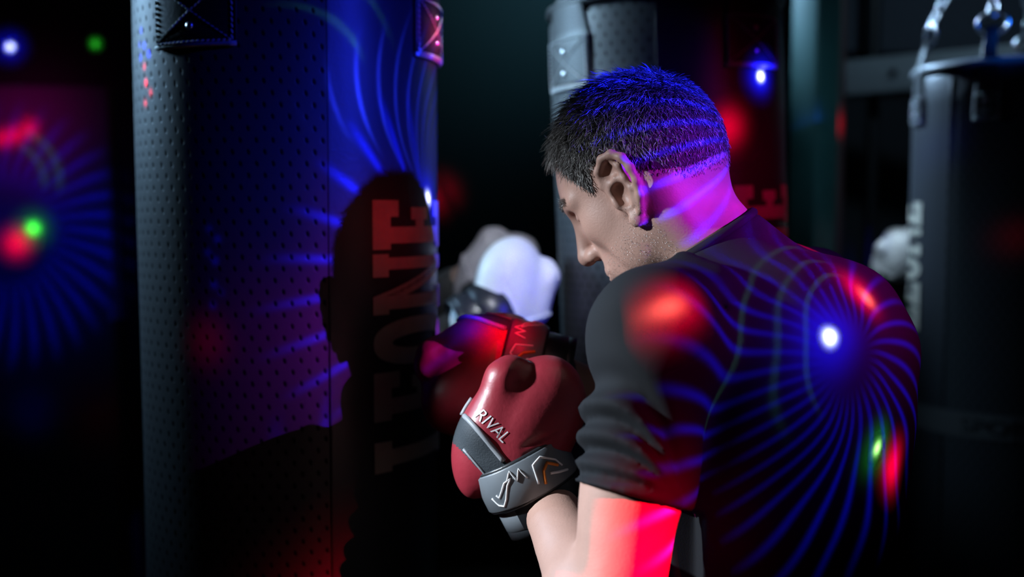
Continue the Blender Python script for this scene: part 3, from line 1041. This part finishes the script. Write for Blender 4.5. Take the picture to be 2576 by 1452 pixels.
GL = glove_cache()
AXC = (-.44, .90, 0)      # wrist axis inside the glove frame
def boxing_glove(parent, M3, org, mirror, leather, panel, pipe, cuff, strap, detail, name='boxing_glove', label=None, sc=1.0):
    """M3 columns = glove x y z in the room; every piece is placed where it is worn"""
    s = -1.0 if mirror else 1.0
    T = Matrix.Translation(Vector(org)) @ M3.to_4x4() @ Matrix.Diagonal((s * sc, sc, sc, 1))
    A = np.array(T)
    root = bpy.data.objects.new(name, None)
    COL.objects.link(root)
    root.parent = parent
    if label: root['label'] = label
    inv = parent.matrix_world.inverted() if parent else Matrix()
    PI = np.array(Matrix.Translation(-parent.location)) if parent else np.eye(4)
    def tr(V):
        V = np.array([tuple(v) for v in V]) if not isinstance(V, np.ndarray) else V
        W = V @ A[:3, :3].T + A[:3, 3]
        return W + PI[:3, 3]
    def flip(F):
        return [tuple(reversed(f)) for f in F] if mirror else F
    for nm, m in (('shell', leather), ('palm_panel', panel)):
        Q = GL['shell' if nm == 'shell' else 'panel']
        u, ix = np.unique(Q, return_inverse=True)
        Q2 = ix.reshape(Q.shape)
        me = quads_mesh(nm, tr(GL['V'][u]), Q2[:, ::-1] if mirror else Q2)
        link(nm, me, m, root)
    for V, F in GL['pipe'][:3 if detail else 1]:
        pydata('piping', tr(V), flip(F), pipe, root)
    k = .000471
    g = lambda px, py, z=0.0: ((px - 1310) * k, (1070 - py) * k, z)
    V, F = band(g(1345, 1228), AXC, .0475, .047, .062, .006, 0, 2 * pi)
    pydata('cuff', tr(V), flip(F), cuff, root)
    V, F = band(g(1318, 1186), AXC, .0545, .0535, .046, .0045, R_(-95), R_(205))
    st = pydata('wrist_strap', tr(V), flip(F), strap, root)
    V, F = band(g(1318, 1186), AXC, .0535, .0525, .052, .004, 0, 2 * pi)
    pydata('strap_backing', tr(V), flip(F), cuff, root)
    V, F = band(g(1358, 1258), AXC, .0475, .0470, .028, .0055, 0, 2 * pi)
    pydata('cuff_band', tr(V), flip(F), strap if detail else cuff, root)
    V, F = band(g(1372, 1290), AXC, .0470, .0462, .016, .005, 0, 2 * pi)
    pydata('cuff_hem', tr(V), flip(F), cuff, root)
    if detail:
        if not mirror:
            TV, tf = GL['text']
            pydata('lettering', tr(TV), flip(tf), M_WHITEP, root, False)
        # emblem lines printed on the strap: curl, zigzag and an orange sweep
        Ms = frame(AXC, (0, 0, 1))
        def onstrap(a, u):
            p = Vector((.0595 * math.cos(a), u, .0585 * math.sin(a)))
            return Vector(g(1318, 1186)) + Ms @ p
        lines = [([(2.62, -.004), (2.52, -.014), (2.40, -.017), (2.28, -.010), (2.12, .004), (2.0, .010), (2.16, .008), (2.30, .000), (2.42, -.006), (2.46, -.002)], .0011, M_WHITEP),
                 ([(2.10, .008), (1.96, .018), (1.90, .004), (1.78, .016), (1.70, .002)], .0010, M_WHITEP),
                 ([(1.56, -.010), (1.50, .012), (1.30, .016), (1.02, .004), (.92, -.006)], .0013, M_WHITEP),
                 ([(1.44, -.014), (1.36, .000), (1.22, .006), (1.02, -.003)], .0019, M_ORANGE),
                 ([(1.26, -.006), (1.08, -.010), (.84, -.014)], .0016, M_WHITEP)]
        for pts, r, m in lines:
            q = []
            for i in range(len(pts) - 1):
                for t in np.linspace(0, 1, 5)[:-1]:
                    q.append(onstrap(pts[i][0] + (pts[i + 1][0] - pts[i][0]) * t, pts[i][1] + (pts[i + 1][1] - pts[i][1]) * t))
            q.append(onstrap(*pts[-1]))
            V, F = tube(q, r, 6)
            pydata('emblem_line', tr(V), flip(F), m, root)
    return root

# ------------------------------------------------------------------ the boxer
BR = Vector((.72, .69, 0)).normalized()
BF = Vector((-.69, .72, 0)).normalized()
BO = Vector((.30, 1.275, 0))
def B(r, f, u):
    return tuple(BO + BR * r + BF * f + Vector((0, 0, u)))
BM = np.array(Matrix((BR, BF, (0, 0, 1))).transposed())
man = empty('person', (BO.x, BO.y, 0))
tag(man, 'man in a black t-shirt and red boxing gloves hunched before the nearest bag', 'person')
MO = np.array([BO.x, BO.y, 0.0])

SH_L, EL_L, WR_L = Vector((.147, 1.13, 1.428)), Vector((.100, 1.065, 1.135)), Vector((.045, 1.265, 1.205))
SH_R, EL_R = Vector((.376, 1.42, 1.436)), Vector((.275, 1.54, 1.21))
HD_R = Vector((-.97, .05, .22)).normalized()
WR_R = Vector((-.115, 1.435, 1.378)) - HD_R * .150
HC = P(1597, 402, 1.30)
yaw, pit = R_(24), R_(36)
hz = Vector((-math.cos(yaw), math.sin(yaw), 0))
HF = hz * math.cos(pit) - Vector((0, 0, 1)) * math.sin(pit)
HU = hz * math.sin(pit) + Vector((0, 0, 1)) * math.cos(pit)
HS = HU.cross(HF)
HM = np.array(Matrix((HF, HS, HU)).transposed())     # columns f s u ; s = his left, towards the camera
HCn = np.array(HC)
NECK0, NECK1 = HC + HF * -.016 + HU * -.18, HC + HF * -.012 + HU * -.06

def head_mesh():
    tl = lambda p: tuple((np.array(p) - HCn) @ HM)
    f = Field((-.20, -.115, -.19), (.14, .115, .11), 0.0019)
    f.ell((0, 0, 0), (.097, .076, .092), 0)
    f.ell((-.022, 0, -.012), (.082, .073, .082), .02)
    f.ell((.042, 0, -.008), (.054, .058, .048), .02)
    f.ell((.040, 0, -.062), (.052, .054, .068), .03)
    for s in (-1, 1):
        f.ell((.053, s * .044, -.046), (.030, .020, .022), .02)                       # cheekbone
        f.cap((.004, s * .052, -.082), (.070, s * .018, -.128), .018, .018, .03)        # jaw
        f.cap((.092, s * .010, -.001), (.074, s * .050, -.006), .0085, .007, .012)      # brow ridge
        f.ell((.030, s * .050, -.085), (.034, .014, .03), .025)
    f.ell((.082, 0, -.132), (.017, .022, .016), .02)
    f.ell((.078, 0, -.092), (.024, .030, .024), .02)                                    # muzzle
    for s in (-1, 1):
        f.ell((.104, s * .033, -.024), (.024, .019, .014), .010, 'sub')                 # eye socket
        f.ell((.0765, s * .033, -.024), (.0125, .0125, .0115), .004)
        f.cap((.0885, s * .022, -.026), (.0845, s * .043, -.026), .0008, .0008, .002, 'sub')
    f.cap((.092, 0, -.012), (.114, 0, -.056), .0085, .0105, .012)
    f.ell((.114, 0, -.060), (.011, .011, .010), .006)
    for s in (-1, 1):
        f.ell((.102, s * .0125, -.063), (.011, .0075, .0085), .006)
        f.ell((.106, s * .0075, -.071), (.006, .0042, .004), .002, 'sub')
        f.cap((.098, s * .001, -.089), (.090, s * .024, -.092), .0062, .004, .007)      # lips
        f.cap((.097, s * .001, -.099), (.090, s * .022, -.098), .0072, .004, .007)
        f.cap((.106, 0, -.0945), (.092, s * .026, -.0955), .0014, .0012, .002, 'sub')
    # neck
    a, b = tl(NECK0), tl(NECK1)
    f.cap(a, b, .062, .053, .03)
    f.cap(b, (-.02, 0, -.02), .053, .05, .02)
    for s in (-1, 1):
        n0 = np.array(a) + np.array((.015, s * .028, 0))
        f.cap((-.018, s * .060, -.062), tuple(n0), .014, .020, .03)                      # neck muscle
    # ears
    for s in (-1, 1):
        z = 1.10
        e = lambda ff, ss, uu: (.012 + (ff - uu * .10) * z, s * (.0735 + (ss - ff * .22) * z), -.034 + uu * z)
        f.cap(e(.006, -.006, .004), e(.004, -.006, -.016), .013, .012, .008)             # root
        f.ell(e(-.002, .004, .002), (.019 * z, .0065, .033 * z), .004)
        rim = [e(.013, .002, .002), e(.017, .006, .014), e(.013, .010, .027), e(.002, .012, .0345), e(-.010, .013, .032), e(-.0185, .014, .022),
               e(-.0215, .014, .008), e(-.0205, .0135, -.006), e(-.016, .012, -.019), e(-.008, .009, -.030)]
        f.poly(rim, [.0032, .0042, .0046, .0048, .0048, .0048, .0046, .0044, .0042, .0045], .003)
        f.ell(e(.002, .006, -.0345), (.0088, .0050, .0090), .006)                        # lobe
        f.ell(e(.003, .013, -.006), (.0105, .0125, .0165), .003, 'sub')                  # concha
        f.ell(e(.003, .013, .019), (.0085, .0070, .0085), .003, 'sub')
        f.poly([e(.008, .008, .008), e(-.001, .0100, .010), e(-.0095, .0110, .004), e(-.0115, .0110, -.008), e(-.007, .0100, -.021)], [.0026, .0034, .0036, .0036, .0040], .003)
        f.poly([e(-.0095, .0105, .006), e(-.010, .0105, .018), e(-.006, .0100, .026)], [.0034, .0034, .0028], .003)
        f.ell(e(.0125, .0075, -.010), (.0036, .0050, .0075), .004)                       # tragus
    V, Q = f.mesh()
    return relax(V, Q, 1, .4), Q

HV, HQ = head_mesh()
HVW = HV @ HM.T + HCn

def body_mesh():
    f = Field((-.16, .95, .02), (.62, 1.72, 1.50), 0.0062)
    def ell(c, r, k=.05): f.ell(B(*c), r, k, M=BM)
    ell((0, 0, 1.30), (.155, .105, .20), 0)
    ell((0, -.02, 1.36), (.15, .09, .10))
    ell((.02, .0, 1.05), (.135, .10, .2))
    ell((.02, -.02, .93), (.155, .115, .13))
    for S, E, W in ((SH_L, EL_L, WR_L), (SH_R, EL_R, WR_R)):
        f.cap(tuple(NECK0 - Vector((0, 0, .03))), tuple(S), .05, .05, .04)
        mid = S.lerp(E, .5)
        f.cap(S, mid, .047, .0465, .03)
        f.cap(mid, E, .0475, .0425, .02)
        m2 = E.lerp(W, .28)
        f.cap(E, m2, .0425, .0460, .02)
        f.cap(m2, W, .0460, .0315, .012)
        f.cap(W, W + ((W - E).normalized() if S is SH_L else HD_R) * .07, .030, .034, .012)                        # fist inside the glove
    # elbow point and biceps of the near arm
    f.ell(tuple(EL_L + Vector((.012, -.022, -.004))), (.024, .024, .028), .02)
    f.ell(tuple(SH_L.lerp(EL_L, .66) + Vector((-.010, .016, 0))), (.032, .036, .06), .03)
    f.ell(tuple(EL_L.lerp(WR_L, .25) + Vector((-.014, -.004, .012))), (.034, .045, .034), .03)
    for s in (-1, 1):
        hip = B(.02 + s * .085, -.02, .90)
        kn = B(.02 + s * .13, s * -.11 + .03, .50)
        an = B(.02 + s * .15, s * -.16 - .02, .09)
        f.cap(hip, kn, .082, .052, .04)
        f.cap(kn, an, .055, .036, .03)
        f.cap(an, tuple(np.array(an) + np.array(B(0, .14, 0)) - np.array(BO) + np.array((0, 0, -.045))), .036, .028, .02)
    V, Q = f.mesh()
    return relax(V, Q, 2), Q
BV, BQ = body_mesh()
V = np.concatenate([HVW, BV]) - MO
Q = np.concatenate([HQ, BQ + len(HVW)])
link('body', quads_mesh('body', V, Q), M_SKIN, man)

# t-shirt ------------------------------------------------------------
ARM_AX = (EL_L - SH_L).normalized()
AX_A = ARM_AX.cross(Vector((0, 1, 0))).normalized()       # across, image-left/right
AX_B = ARM_AX.cross(AX_A).normalized()
if AX_B.y > 0: AX_B = -AX_B                                 # towards the camera
if AX_A.x > 0: AX_A = -AX_A                                 # towards image left
COLC = Vector((.217, 1.268, 1.512))
COLN = Vector((-.53, .06, .84)).normalized()
def shirt_mesh():
    f = Field((.0, .98, .88), (.62, 1.68, 1.62), 0.0042)
    def ell(c, r, k=.05): f.ell(B(*c), r, k, M=BM)
    ell((-.018, 0.0, 1.29), (.160, .125, .21), 0)
    ell((.005, -.035, 1.37), (.165, .105, .125))
    ell((-.08, -.05, 1.36), (.085, .07, .11), .06)          # shoulder blades
    ell((.075, -.03, 1.375), (.085, .07, .10), .06)
    f.cap(B(.022, .0, 1.25), B(.055, .01, .80), .130, .152, .07)
    f.cap(B(-.015, .015, 1.25), B(.0, .01, .80), .110, .125, .07)
    for S, E in ((SH_L, EL_L), (SH_R, EL_R)):
        f.cap(tuple(COLC + Vector((.02, 0, -.055))), tuple(S + Vector((0, 0, -.002))), .058, .062, .05)
        m = S.lerp(E, .56)
        f.cap(S, m, .0625, .0585, .03)
        f.cap(m, S.lerp(E, .9), .0585, .055, .01)
    f.cap(tuple(COLC - COLN * .06), tuple(COLC - COLN * .004), .078, .066, .03)
    # folds on the near sleeve, running round the arm from the inside of the elbow
    def ap(t, ph, r=.0625):
        return SH_L + (EL_L - SH_L) * t + (AX_A * math.cos(ph) + AX_B * math.sin(ph)) * r
    rr = f.sub((.0, .98, 1.2), (.26, 1.26, 1.50))
    sl, X = rr
    S0 = np.array(SH_L); dv = np.array(EL_L - SH_L); Ln = np.linalg.norm(dv)
    tt = ((X - S0) @ dv) / Ln ** 2
    q = X - S0 - tt[..., None] * dv
    ph = np.arctan2(q @ np.array(AX_B), q @ np.array(AX_A))
    rad = np.linalg.norm(q, axis=-1)
    win = np.clip((ph + .9) / .5, 0, 1) * np.clip((2.5 - ph) / .7, 0, 1) * np.clip((rad - .03) / .02, 0, 1)
    dp = np.where(ph > .8, ph - .8, .45 * (ph - .8))
    disp = 0
    for t0, cu, w_, am in ((.195, .14, .050, -.010), (.27, .12, .026, .0075), (.325, .105, .020, -.0060), (.375, .075, .024, .0080), (.425, .06, .017, -.0060),
                           (.465, .035, .022, .0065), (.505, .02, .015, -.0045), (.54, .0, .018, .0040)):
        c0 = t0 + cu * dp ** 2
        disp = disp + am * np.exp(-((tt - c0) / w_) ** 2)
    f.F[sl] -= (disp * win).astype(np.float32)
    # armhole seam
    ax = (SH_L - COLC).normalized()
    sm = frame(ax, (0, -1, 0))
    ctr = SH_L - ax * .030
    f.poly([ctr + sm @ Vector((.066 * math.cos(t), 0, .066 * math.sin(t))) for t in np.linspace(0, 2 * pi, 25)], .0024, .006, 'sub')
    # drag lines over the back: armpit, shoulder blade, waist
    def bk(px, py, d): return tuple(P(px, py, d))
    for pts, r in (([(1800, 760, 1.165), (1830, 900, 1.175), (1850, 1050, 1.185)], .007), ([(1720, 640, 1.16), (1800, 700, 1.15), (1880, 745, 1.15)], .006),
                   ([(1880, 1180, 1.19), (2000, 1230, 1.175), (2120, 1240, 1.19)], .007), ([(1850, 1330, 1.19), (2000, 1350, 1.18), (2150, 1320, 1.19)], .008),
                   ([(2200, 1020, 1.25), (2240, 1180, 1.26), (2260, 1340, 1.27)], .008)):
        f.poly([bk(*p) for p in pts], [r * .6, r, r * .5], .03)
    # soft random drape
    r = f.sub(f.lo, f.lo + f.h * f.n)
    sl, X = r
    x, y, z = X[..., 0], X[..., 1], X[..., 2]
    f.F += (.0022 * np.sin(38 * x + 21 * z + 3 * np.sin(17 * y)) * np.sin(27 * y - 15 * z + 1.0) + .0014 * np.sin(60 * z + 35 * y - 22 * x)).astype(np.float32)
    # openings
    hem = SH_L + (EL_L - SH_L) * .555
    f.plane(hem, tuple(ARM_AX + AX_A * .10), .004, ((.0, .95, .9), (.195, 1.175, 1.36)))
    hr = SH_R + (EL_R - SH_R) * .70
    f.plane(hr, tuple((EL_R - SH_R).normalized()), .004, ((.15, 1.45, 1.1), (.45, 1.68, 1.36)))
    f.plane(tuple(COLC - COLN * .0), tuple(COLN), .004, ((.08, 1.18, 1.46), (.30, 1.42, 1.62)))
    f.plane((0, 0, .915), (0, 0, -1), .004)
    V, Q = f.mesh()
    return relax(V, Q, 2), Q
SV, SQ = shirt_mesh()
shirt = link('t_shirt', quads_mesh('t_shirt', SV - MO, SQ), M_SHIRT, man)
# ribbed collar and sleeve hem
cm = frame(COLN, (0, 0, 1))
V, F = tube([COLC + cm @ Vector((.0665 * math.cos(t), .001, .0665 * math.sin(t))) - BO for t in [2 * pi * i / 48 for i in range(48)]], .0055, 8, True)
pydata('collar', V, F, M_SHIRT, shirt)

# hair ---------------------------------------------------------------
def hairline(f_, s_):
    xs = [-.12, -.08, -.06, -.03, -.014, -.006, .006, .032, .038, .046, .054, .062, .070, .078, .12]
    us = [-.082, -.084, -.082, -.066, -.054, -.022, -.004, -.002, -.018, -.026, -.008, .012, .036, .050, .056]
    return np.interp(f_, xs, us)
def hair_mesh():
    c = HV[HQ].mean(1)
    e1 = HV[HQ[:, 1]] - HV[HQ[:, 0]]
    e2 = HV[HQ[:, 3]] - HV[HQ[:, 0]]
    n = np.cross(e1, e2)
    ar = np.linalg.norm(n, axis=1) + 1e-12
    n /= ar[:, None]
    rad = np.linalg.norm(c / np.array((.10, .078, .094)), axis=1)
    mask = (c[:, 2] > hairline(c[:, 0], c[:, 1])) & (rad < 1.13) & ~((np.abs(c[:, 1]) > .0795) & (c[:, 2] < .008))
    dens = np.clip((c[:, 2] - hairline(c[:, 0], c[:, 1])) / np.where(c[:, 0] < .02, .034, .018), .08, 1)
    w = ar * mask * dens
    pick = rng.choice(len(c), 15000, p=w / w.sum())
    seg = 4
    N = len(pick)
    root = c[pick] + rng.normal(0, .0008, (N, 3))
    nn = n[pick]
    up = np.clip((root[:, 2] + .03) / .12, 0, 1)
    # growth: forwards on top, downwards at the sides and back
    flow = np.stack([.75 * up + .1, .25 * np.sign(root[:, 1]), -(1.1 - .75 * up)], 1)
    flow += rng.normal(0, .40, (N, 3))
    flow -= nn * (flow * nn).sum(1)[:, None]
    flow /= np.linalg.norm(flow, axis=1)[:, None] + 1e-9
    Ln = (.0045 + .016 * up ** 1.3) * rng.uniform(.6, 1.35, N) * np.clip(dens[pick] + .15, .35, 1)
    wid = np.full(N, .00038) * rng.uniform(.7, 1.3, N)
    bend = rng.normal(0, .35, (N, 3)) * up[:, None]
    pts = []
    for k in range(seg + 1):
        t = k / seg
        lift = .55 + .5 * up
        p = root + (nn * (lift * (t - .45 * t * t))[:, None] + flow * (.55 * t + .45 * t * t) + bend * (t * t * .5)) * Ln[:, None]
        pts.append(p)
    side = np.cross(flow, nn); side /= np.linalg.norm(side, axis=1)[:, None] + 1e-9
    V = np.zeros((N, seg + 1, 3, 3))
    for k in range(seg + 1):
        wk = wid * (1 - .75 * (k / seg) ** 2)
        V[:, k, 0] = pts[k] + side * wk[:, None]
        V[:, k, 1] = pts[k] - side * wk[:, None] * .5 + nn * wk[:, None] * .85
        V[:, k, 2] = pts[k] - side * wk[:, None] * .5 - nn * wk[:, None] * .85
    base = (np.arange(N) * (seg + 1) * 3)[:, None, None, None]
    k = np.arange(seg)[None, :, None, None]
    j = np.arange(3)[None, None, :, None]
    q = np.stack([base + k * 3 + j, base + k * 3 + (j + 1) % 3, base + (k + 1) * 3 + (j + 1) % 3, base + (k + 1) * 3 + j], -1)
    return V.reshape(-1, 3) @ HM.T + HCn, q.reshape(-1, 4), c, n, mask
hV, hQ, fc, fn, hmask = hair_mesh()
link('hair', quads_mesh('hair', hV - MO, hQ), M_HAIR, man)
# stubble on the jaw and the eyebrows
def short_strands(pick, Lm, wm, dirv, jit):
    c, n = fc[pick], fn[pick]
    N = len(c)
    root = c + rng.normal(0, .0006, (N, 3))
    d = np.array(dirv)[None] + rng.normal(0, jit, (N, 3))
    d -= n * (d * n).sum(1)[:, None]
    d /= np.linalg.norm(d, axis=1)[:, None] + 1e-9
    L = Lm * rng.uniform(.6, 1.4, N)
    tip = root + (d * .8 + n * .5) * L[:, None]
    sd = np.cross(d, n)
    V = np.stack([root + sd * wm, root - sd * wm, tip], 1).reshape(-1, 3)
    Q = np.arange(3 * N).reshape(-1, 3)
    return V @ HM.T + HCn, Q
f_, s_, u_ = fc[:, 0], np.abs(fc[:, 1]), fc[:, 2]
beard = (u_ < np.interp(f_, [-.02, .0, .02, .05, .08, .12], [-.30, -.06, -.052, -.074, -.079, -.079])) & (u_ > -.155) & (f_ > .0) & ~((f_ > .1) & (u_ > -.076))
br = (np.abs(u_ - np.interp(s_, [.01, .03, .05], [.001, .005, -.001])) < .0035) & (s_ > .010) & (s_ < .050) & (f_ > .06)
ib = np.flatnonzero(beard)
V1, Q1 = short_strands(rng.choice(ib, 5200), .0014, .00022, (0, 0, -1), .5)
V2, Q2 = short_strands(rng.choice(np.flatnonzero(br), 900), .0065, .00030, (-.6, 0, .1), .3)
link('stubble', quads_mesh('stubble', V1 - MO, Q1), M_HAIR, man)
link('eyebrows', quads_mesh('eyebrows', V2 - MO, Q2), M_HAIR, man)
# dark scalp layer under the hair: the head faces inside the hairline, lifted a little
sq = HQ[hmask & (fc[:, 2] > hairline(fc[:, 0], fc[:, 1]) + np.where(fc[:, 0] < .0, .026, .010))]
u, ix = np.unique(sq, return_inverse=True)
vn = np.zeros_like(HV)
for j in range(4):
    np.add.at(vn, HQ[:, j], fn)
vn /= np.linalg.norm(vn, axis=1)[:, None] + 1e-9
sv = (HV + vn * .0009)[u] @ HM.T + HCn
link('hair_base', quads_mesh('hair_base', sv - MO, ix.reshape(sq.shape)), mat('hair_roots', (0.045, 0.034, 0.030), 0.8, vary=.4, vscale=200, bump=(400, .5, .001)), man)

# trousers and shoes
def pants_mesh():
    f = Field((-.05, .85, .10), (.75, 1.75, 1.03), 0.010)
    f.ell(B(.02, -.02, .93), (.172, .130, .15), 0, M=BM)
    for s in (-1, 1):
        f.cap(B(.02 + s * .085, -.02, .88), B(.02 + s * .13, s * -.11 + .03, .50), .102, .076, .04)
        f.cap(B(.02 + s * .13, s * -.11 + .03, .50), B(.02 + s * .15, s * -.16 - .02, .15), .076, .058, .03)
    f.plane((0, 0, 1.0), (0, 0, 1))
    V, Q = f.mesh()
    return relax(V, Q, 2), Q
V, Q = pants_mesh()
link('trousers', quads_mesh('trousers', V - MO, Q), M_PANTS, man)
for s in (-1, 1):
    an = np.array(B(.02 + s * .15, s * -.16 - .02, .09))
    f = Field(an - .26, an + .26, 0.008)
    toe = np.array(B(.02 + s * .16, s * -.16 + .13, .048))
    heel = np.array(B(.02 + s * .15, s * -.16 - .06, .05))
    f.cap(an + np.array((0, 0, .06)), an, .050, .05, .0)
    f.cap(heel, toe, .047, .046, .03)
    f.cap(an, toe, .05, .04, .03)
    f.plane((0, 0, .002), (0, 0, -1))
    V, Q = f.mesh()
    link('shoe', quads_mesh('shoe', relax(V, Q, 1) - MO, Q), M_SHOE, man)

# gloves: the near one up in guard, the far one driven into the bag
gx = Vector((0.985, 0.17, 0)).normalized()
gz = Vector((.10, -.985, .14)); gz = (gz - gx * gz.dot(gx)).normalized()
gy = gz.cross(gx)
GML = Matrix((gx, gy, gz)).transposed()
boxing_glove(man, GML, P(1310, 1070, 1.315), False, M_REDL, M_PANEL, M_PIPE, M_CUFF, M_STRAPG, True, label='red leather boxing glove held up in guard')
# far glove: hand axis points at the bag
hd = HD_R
wl = Vector((.44, .90, 0)).normalized()
M2 = frame(hd, (0, -.8, .6)) @ frame(wl, (0, 0, 1)).transposed()
boxing_glove(man, M2, WR_R - hd * .035 - M2 @ Vector((-.029, -.1036, 0)), True, M_REDL, M_PANEL, M_PIPE, M_CUFF, M_STRAPG, True, label='red boxing glove pressed into the nearest bag')

# ------------------------------------------------------------------ boxers in the dark behind
def far_boxer(label, pos, face, gl, gr, matl, matr, gh, sc=1.0):
    """a figure in dark clothes with gloves raised"""
    root = empty('person', (pos[0], pos[1], 0))
    tag(root, label, 'person')
    Fv = Vector((math.cos(face), math.sin(face), 0)); Rv = Vector((Fv.y, -Fv.x, 0))
    O = np.array((pos[0], pos[1], 0.0))
    b = lambda r, f_, u: tuple(Vector((pos[0], pos[1], u)) + Rv * r + Fv * f_)
    Mx = np.array(Matrix((Rv, Fv, (0, 0, 1))).transposed())
    f = Field((pos[0] - .6, pos[1] - .6, 0.0), (pos[0] + .6, pos[1] + .6, 1.82), 0.010)
    f.ell(b(0, 0, 1.62), (.075, .095, .115), 0, M=Mx)
    f.ell(b(0, .04, 1.56), (.055, .06, .07), .03, M=Mx)
    f.cap(b(0, .10, 1.60), b(0, .105, 1.585), .012, .014, .015)
    f.cap(b(0, -.02, 1.44), b(0, 0, 1.56), .06, .055, .03)
    f.ell(b(0, 0, 1.27), (.17, .115, .21), .05, M=Mx)
    f.ell(b(0, 0, .98), (.155, .115, .2), .06, M=Mx)
    fl = Field((pos[0] - .7, pos[1] - .7, 0.0), (pos[0] + .7, pos[1] + .7, 1.6), 0.010)
    fl.ell(b(0, 0, 1.27), (.185, .13, .22), 0, M=Mx)
    fl.ell(b(0, 0, 1.0), (.165, .125, .2), .06, M=Mx)
    for s, gp in ((-1, gl), (1, gr)):
        S = Vector(b(s * .19, .02, 1.42)); W = Vector(gp)
        E = (S + W) / 2 + Vector((0, 0, -.14)) + Rv * s * .03
        f.cap(S, E, .05, .042, .03); f.cap(E, W, .042, .032, .02)
        fl.cap(b(s * .06, 0, 1.45), S, .06, .06, .05)
        fl.cap(S, E, .062, .055, .04); fl.cap(E, E.lerp(W, .85), .055, .042, .02)
        hip, kn, an = b(s * .09, 0, .9), b(s * .12, s * -.08 + .04, .5), b(s * .14, s * -.14, .09)
        f.cap(hip, kn, .08, .052, .04); f.cap(kn, an, .053, .04, .03)
        f.cap(an, b(s * .15, s * -.14 + .13, .045), .04, .036, .03)
        fl.cap(hip, kn, .10, .075, .05); fl.cap(kn, b(s * .138, s * -.13, .14), .075, .055, .03)
    f.plane((0, 0, .004), (0, 0, -1))
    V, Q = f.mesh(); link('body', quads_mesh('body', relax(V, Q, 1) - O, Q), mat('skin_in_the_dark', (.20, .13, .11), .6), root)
    V, Q = fl.mesh(); link('training_clothes', quads_mesh('training_clothes', relax(V, Q, 1) - O, Q), M_DARKCLOTH, root)
    for gp, m, (Mg, mir, org, lb) in ((gl, matl, gh[0]), (gr, matr, gh[1])):
        boxing_glove(root, Mg, org, mir, m, m, m, M_CUFF, M_CUFF, False, label=lb, sc=sc)
    return root
gA = P(1292, 735, 1.90)
fA = frame((.62, .18, .72), (.45, -.85, .20))
gB = P(1248, 680, 2.20)
fB = frame((.25, .2, .9), (-.3, -.9, .25))
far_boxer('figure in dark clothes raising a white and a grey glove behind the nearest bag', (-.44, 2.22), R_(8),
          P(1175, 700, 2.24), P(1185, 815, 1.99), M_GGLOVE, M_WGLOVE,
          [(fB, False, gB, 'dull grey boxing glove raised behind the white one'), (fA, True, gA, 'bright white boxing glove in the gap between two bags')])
gC, gD = P(2250, 652, 2.85), P(2286, 632, 2.95)
far_boxer('figure in dark clothes with white gloves up behind the far right bag', (1.32, 3.12), R_(205),
          gC + Vector((.06, .03, -.06)), gD + Vector((.06, .03, -.06)), M_WGLOVE, M_WGLOVE,
          [(frame((-.45, -.2, .85), (-.3, -.9, .2)), False, gC, 'small white glove left of the far bag'), (frame((-.2, -.1, .95), (-.3, -.9, .2)), True, gD, 'small white glove touching the far bag edge')], sc=.8)
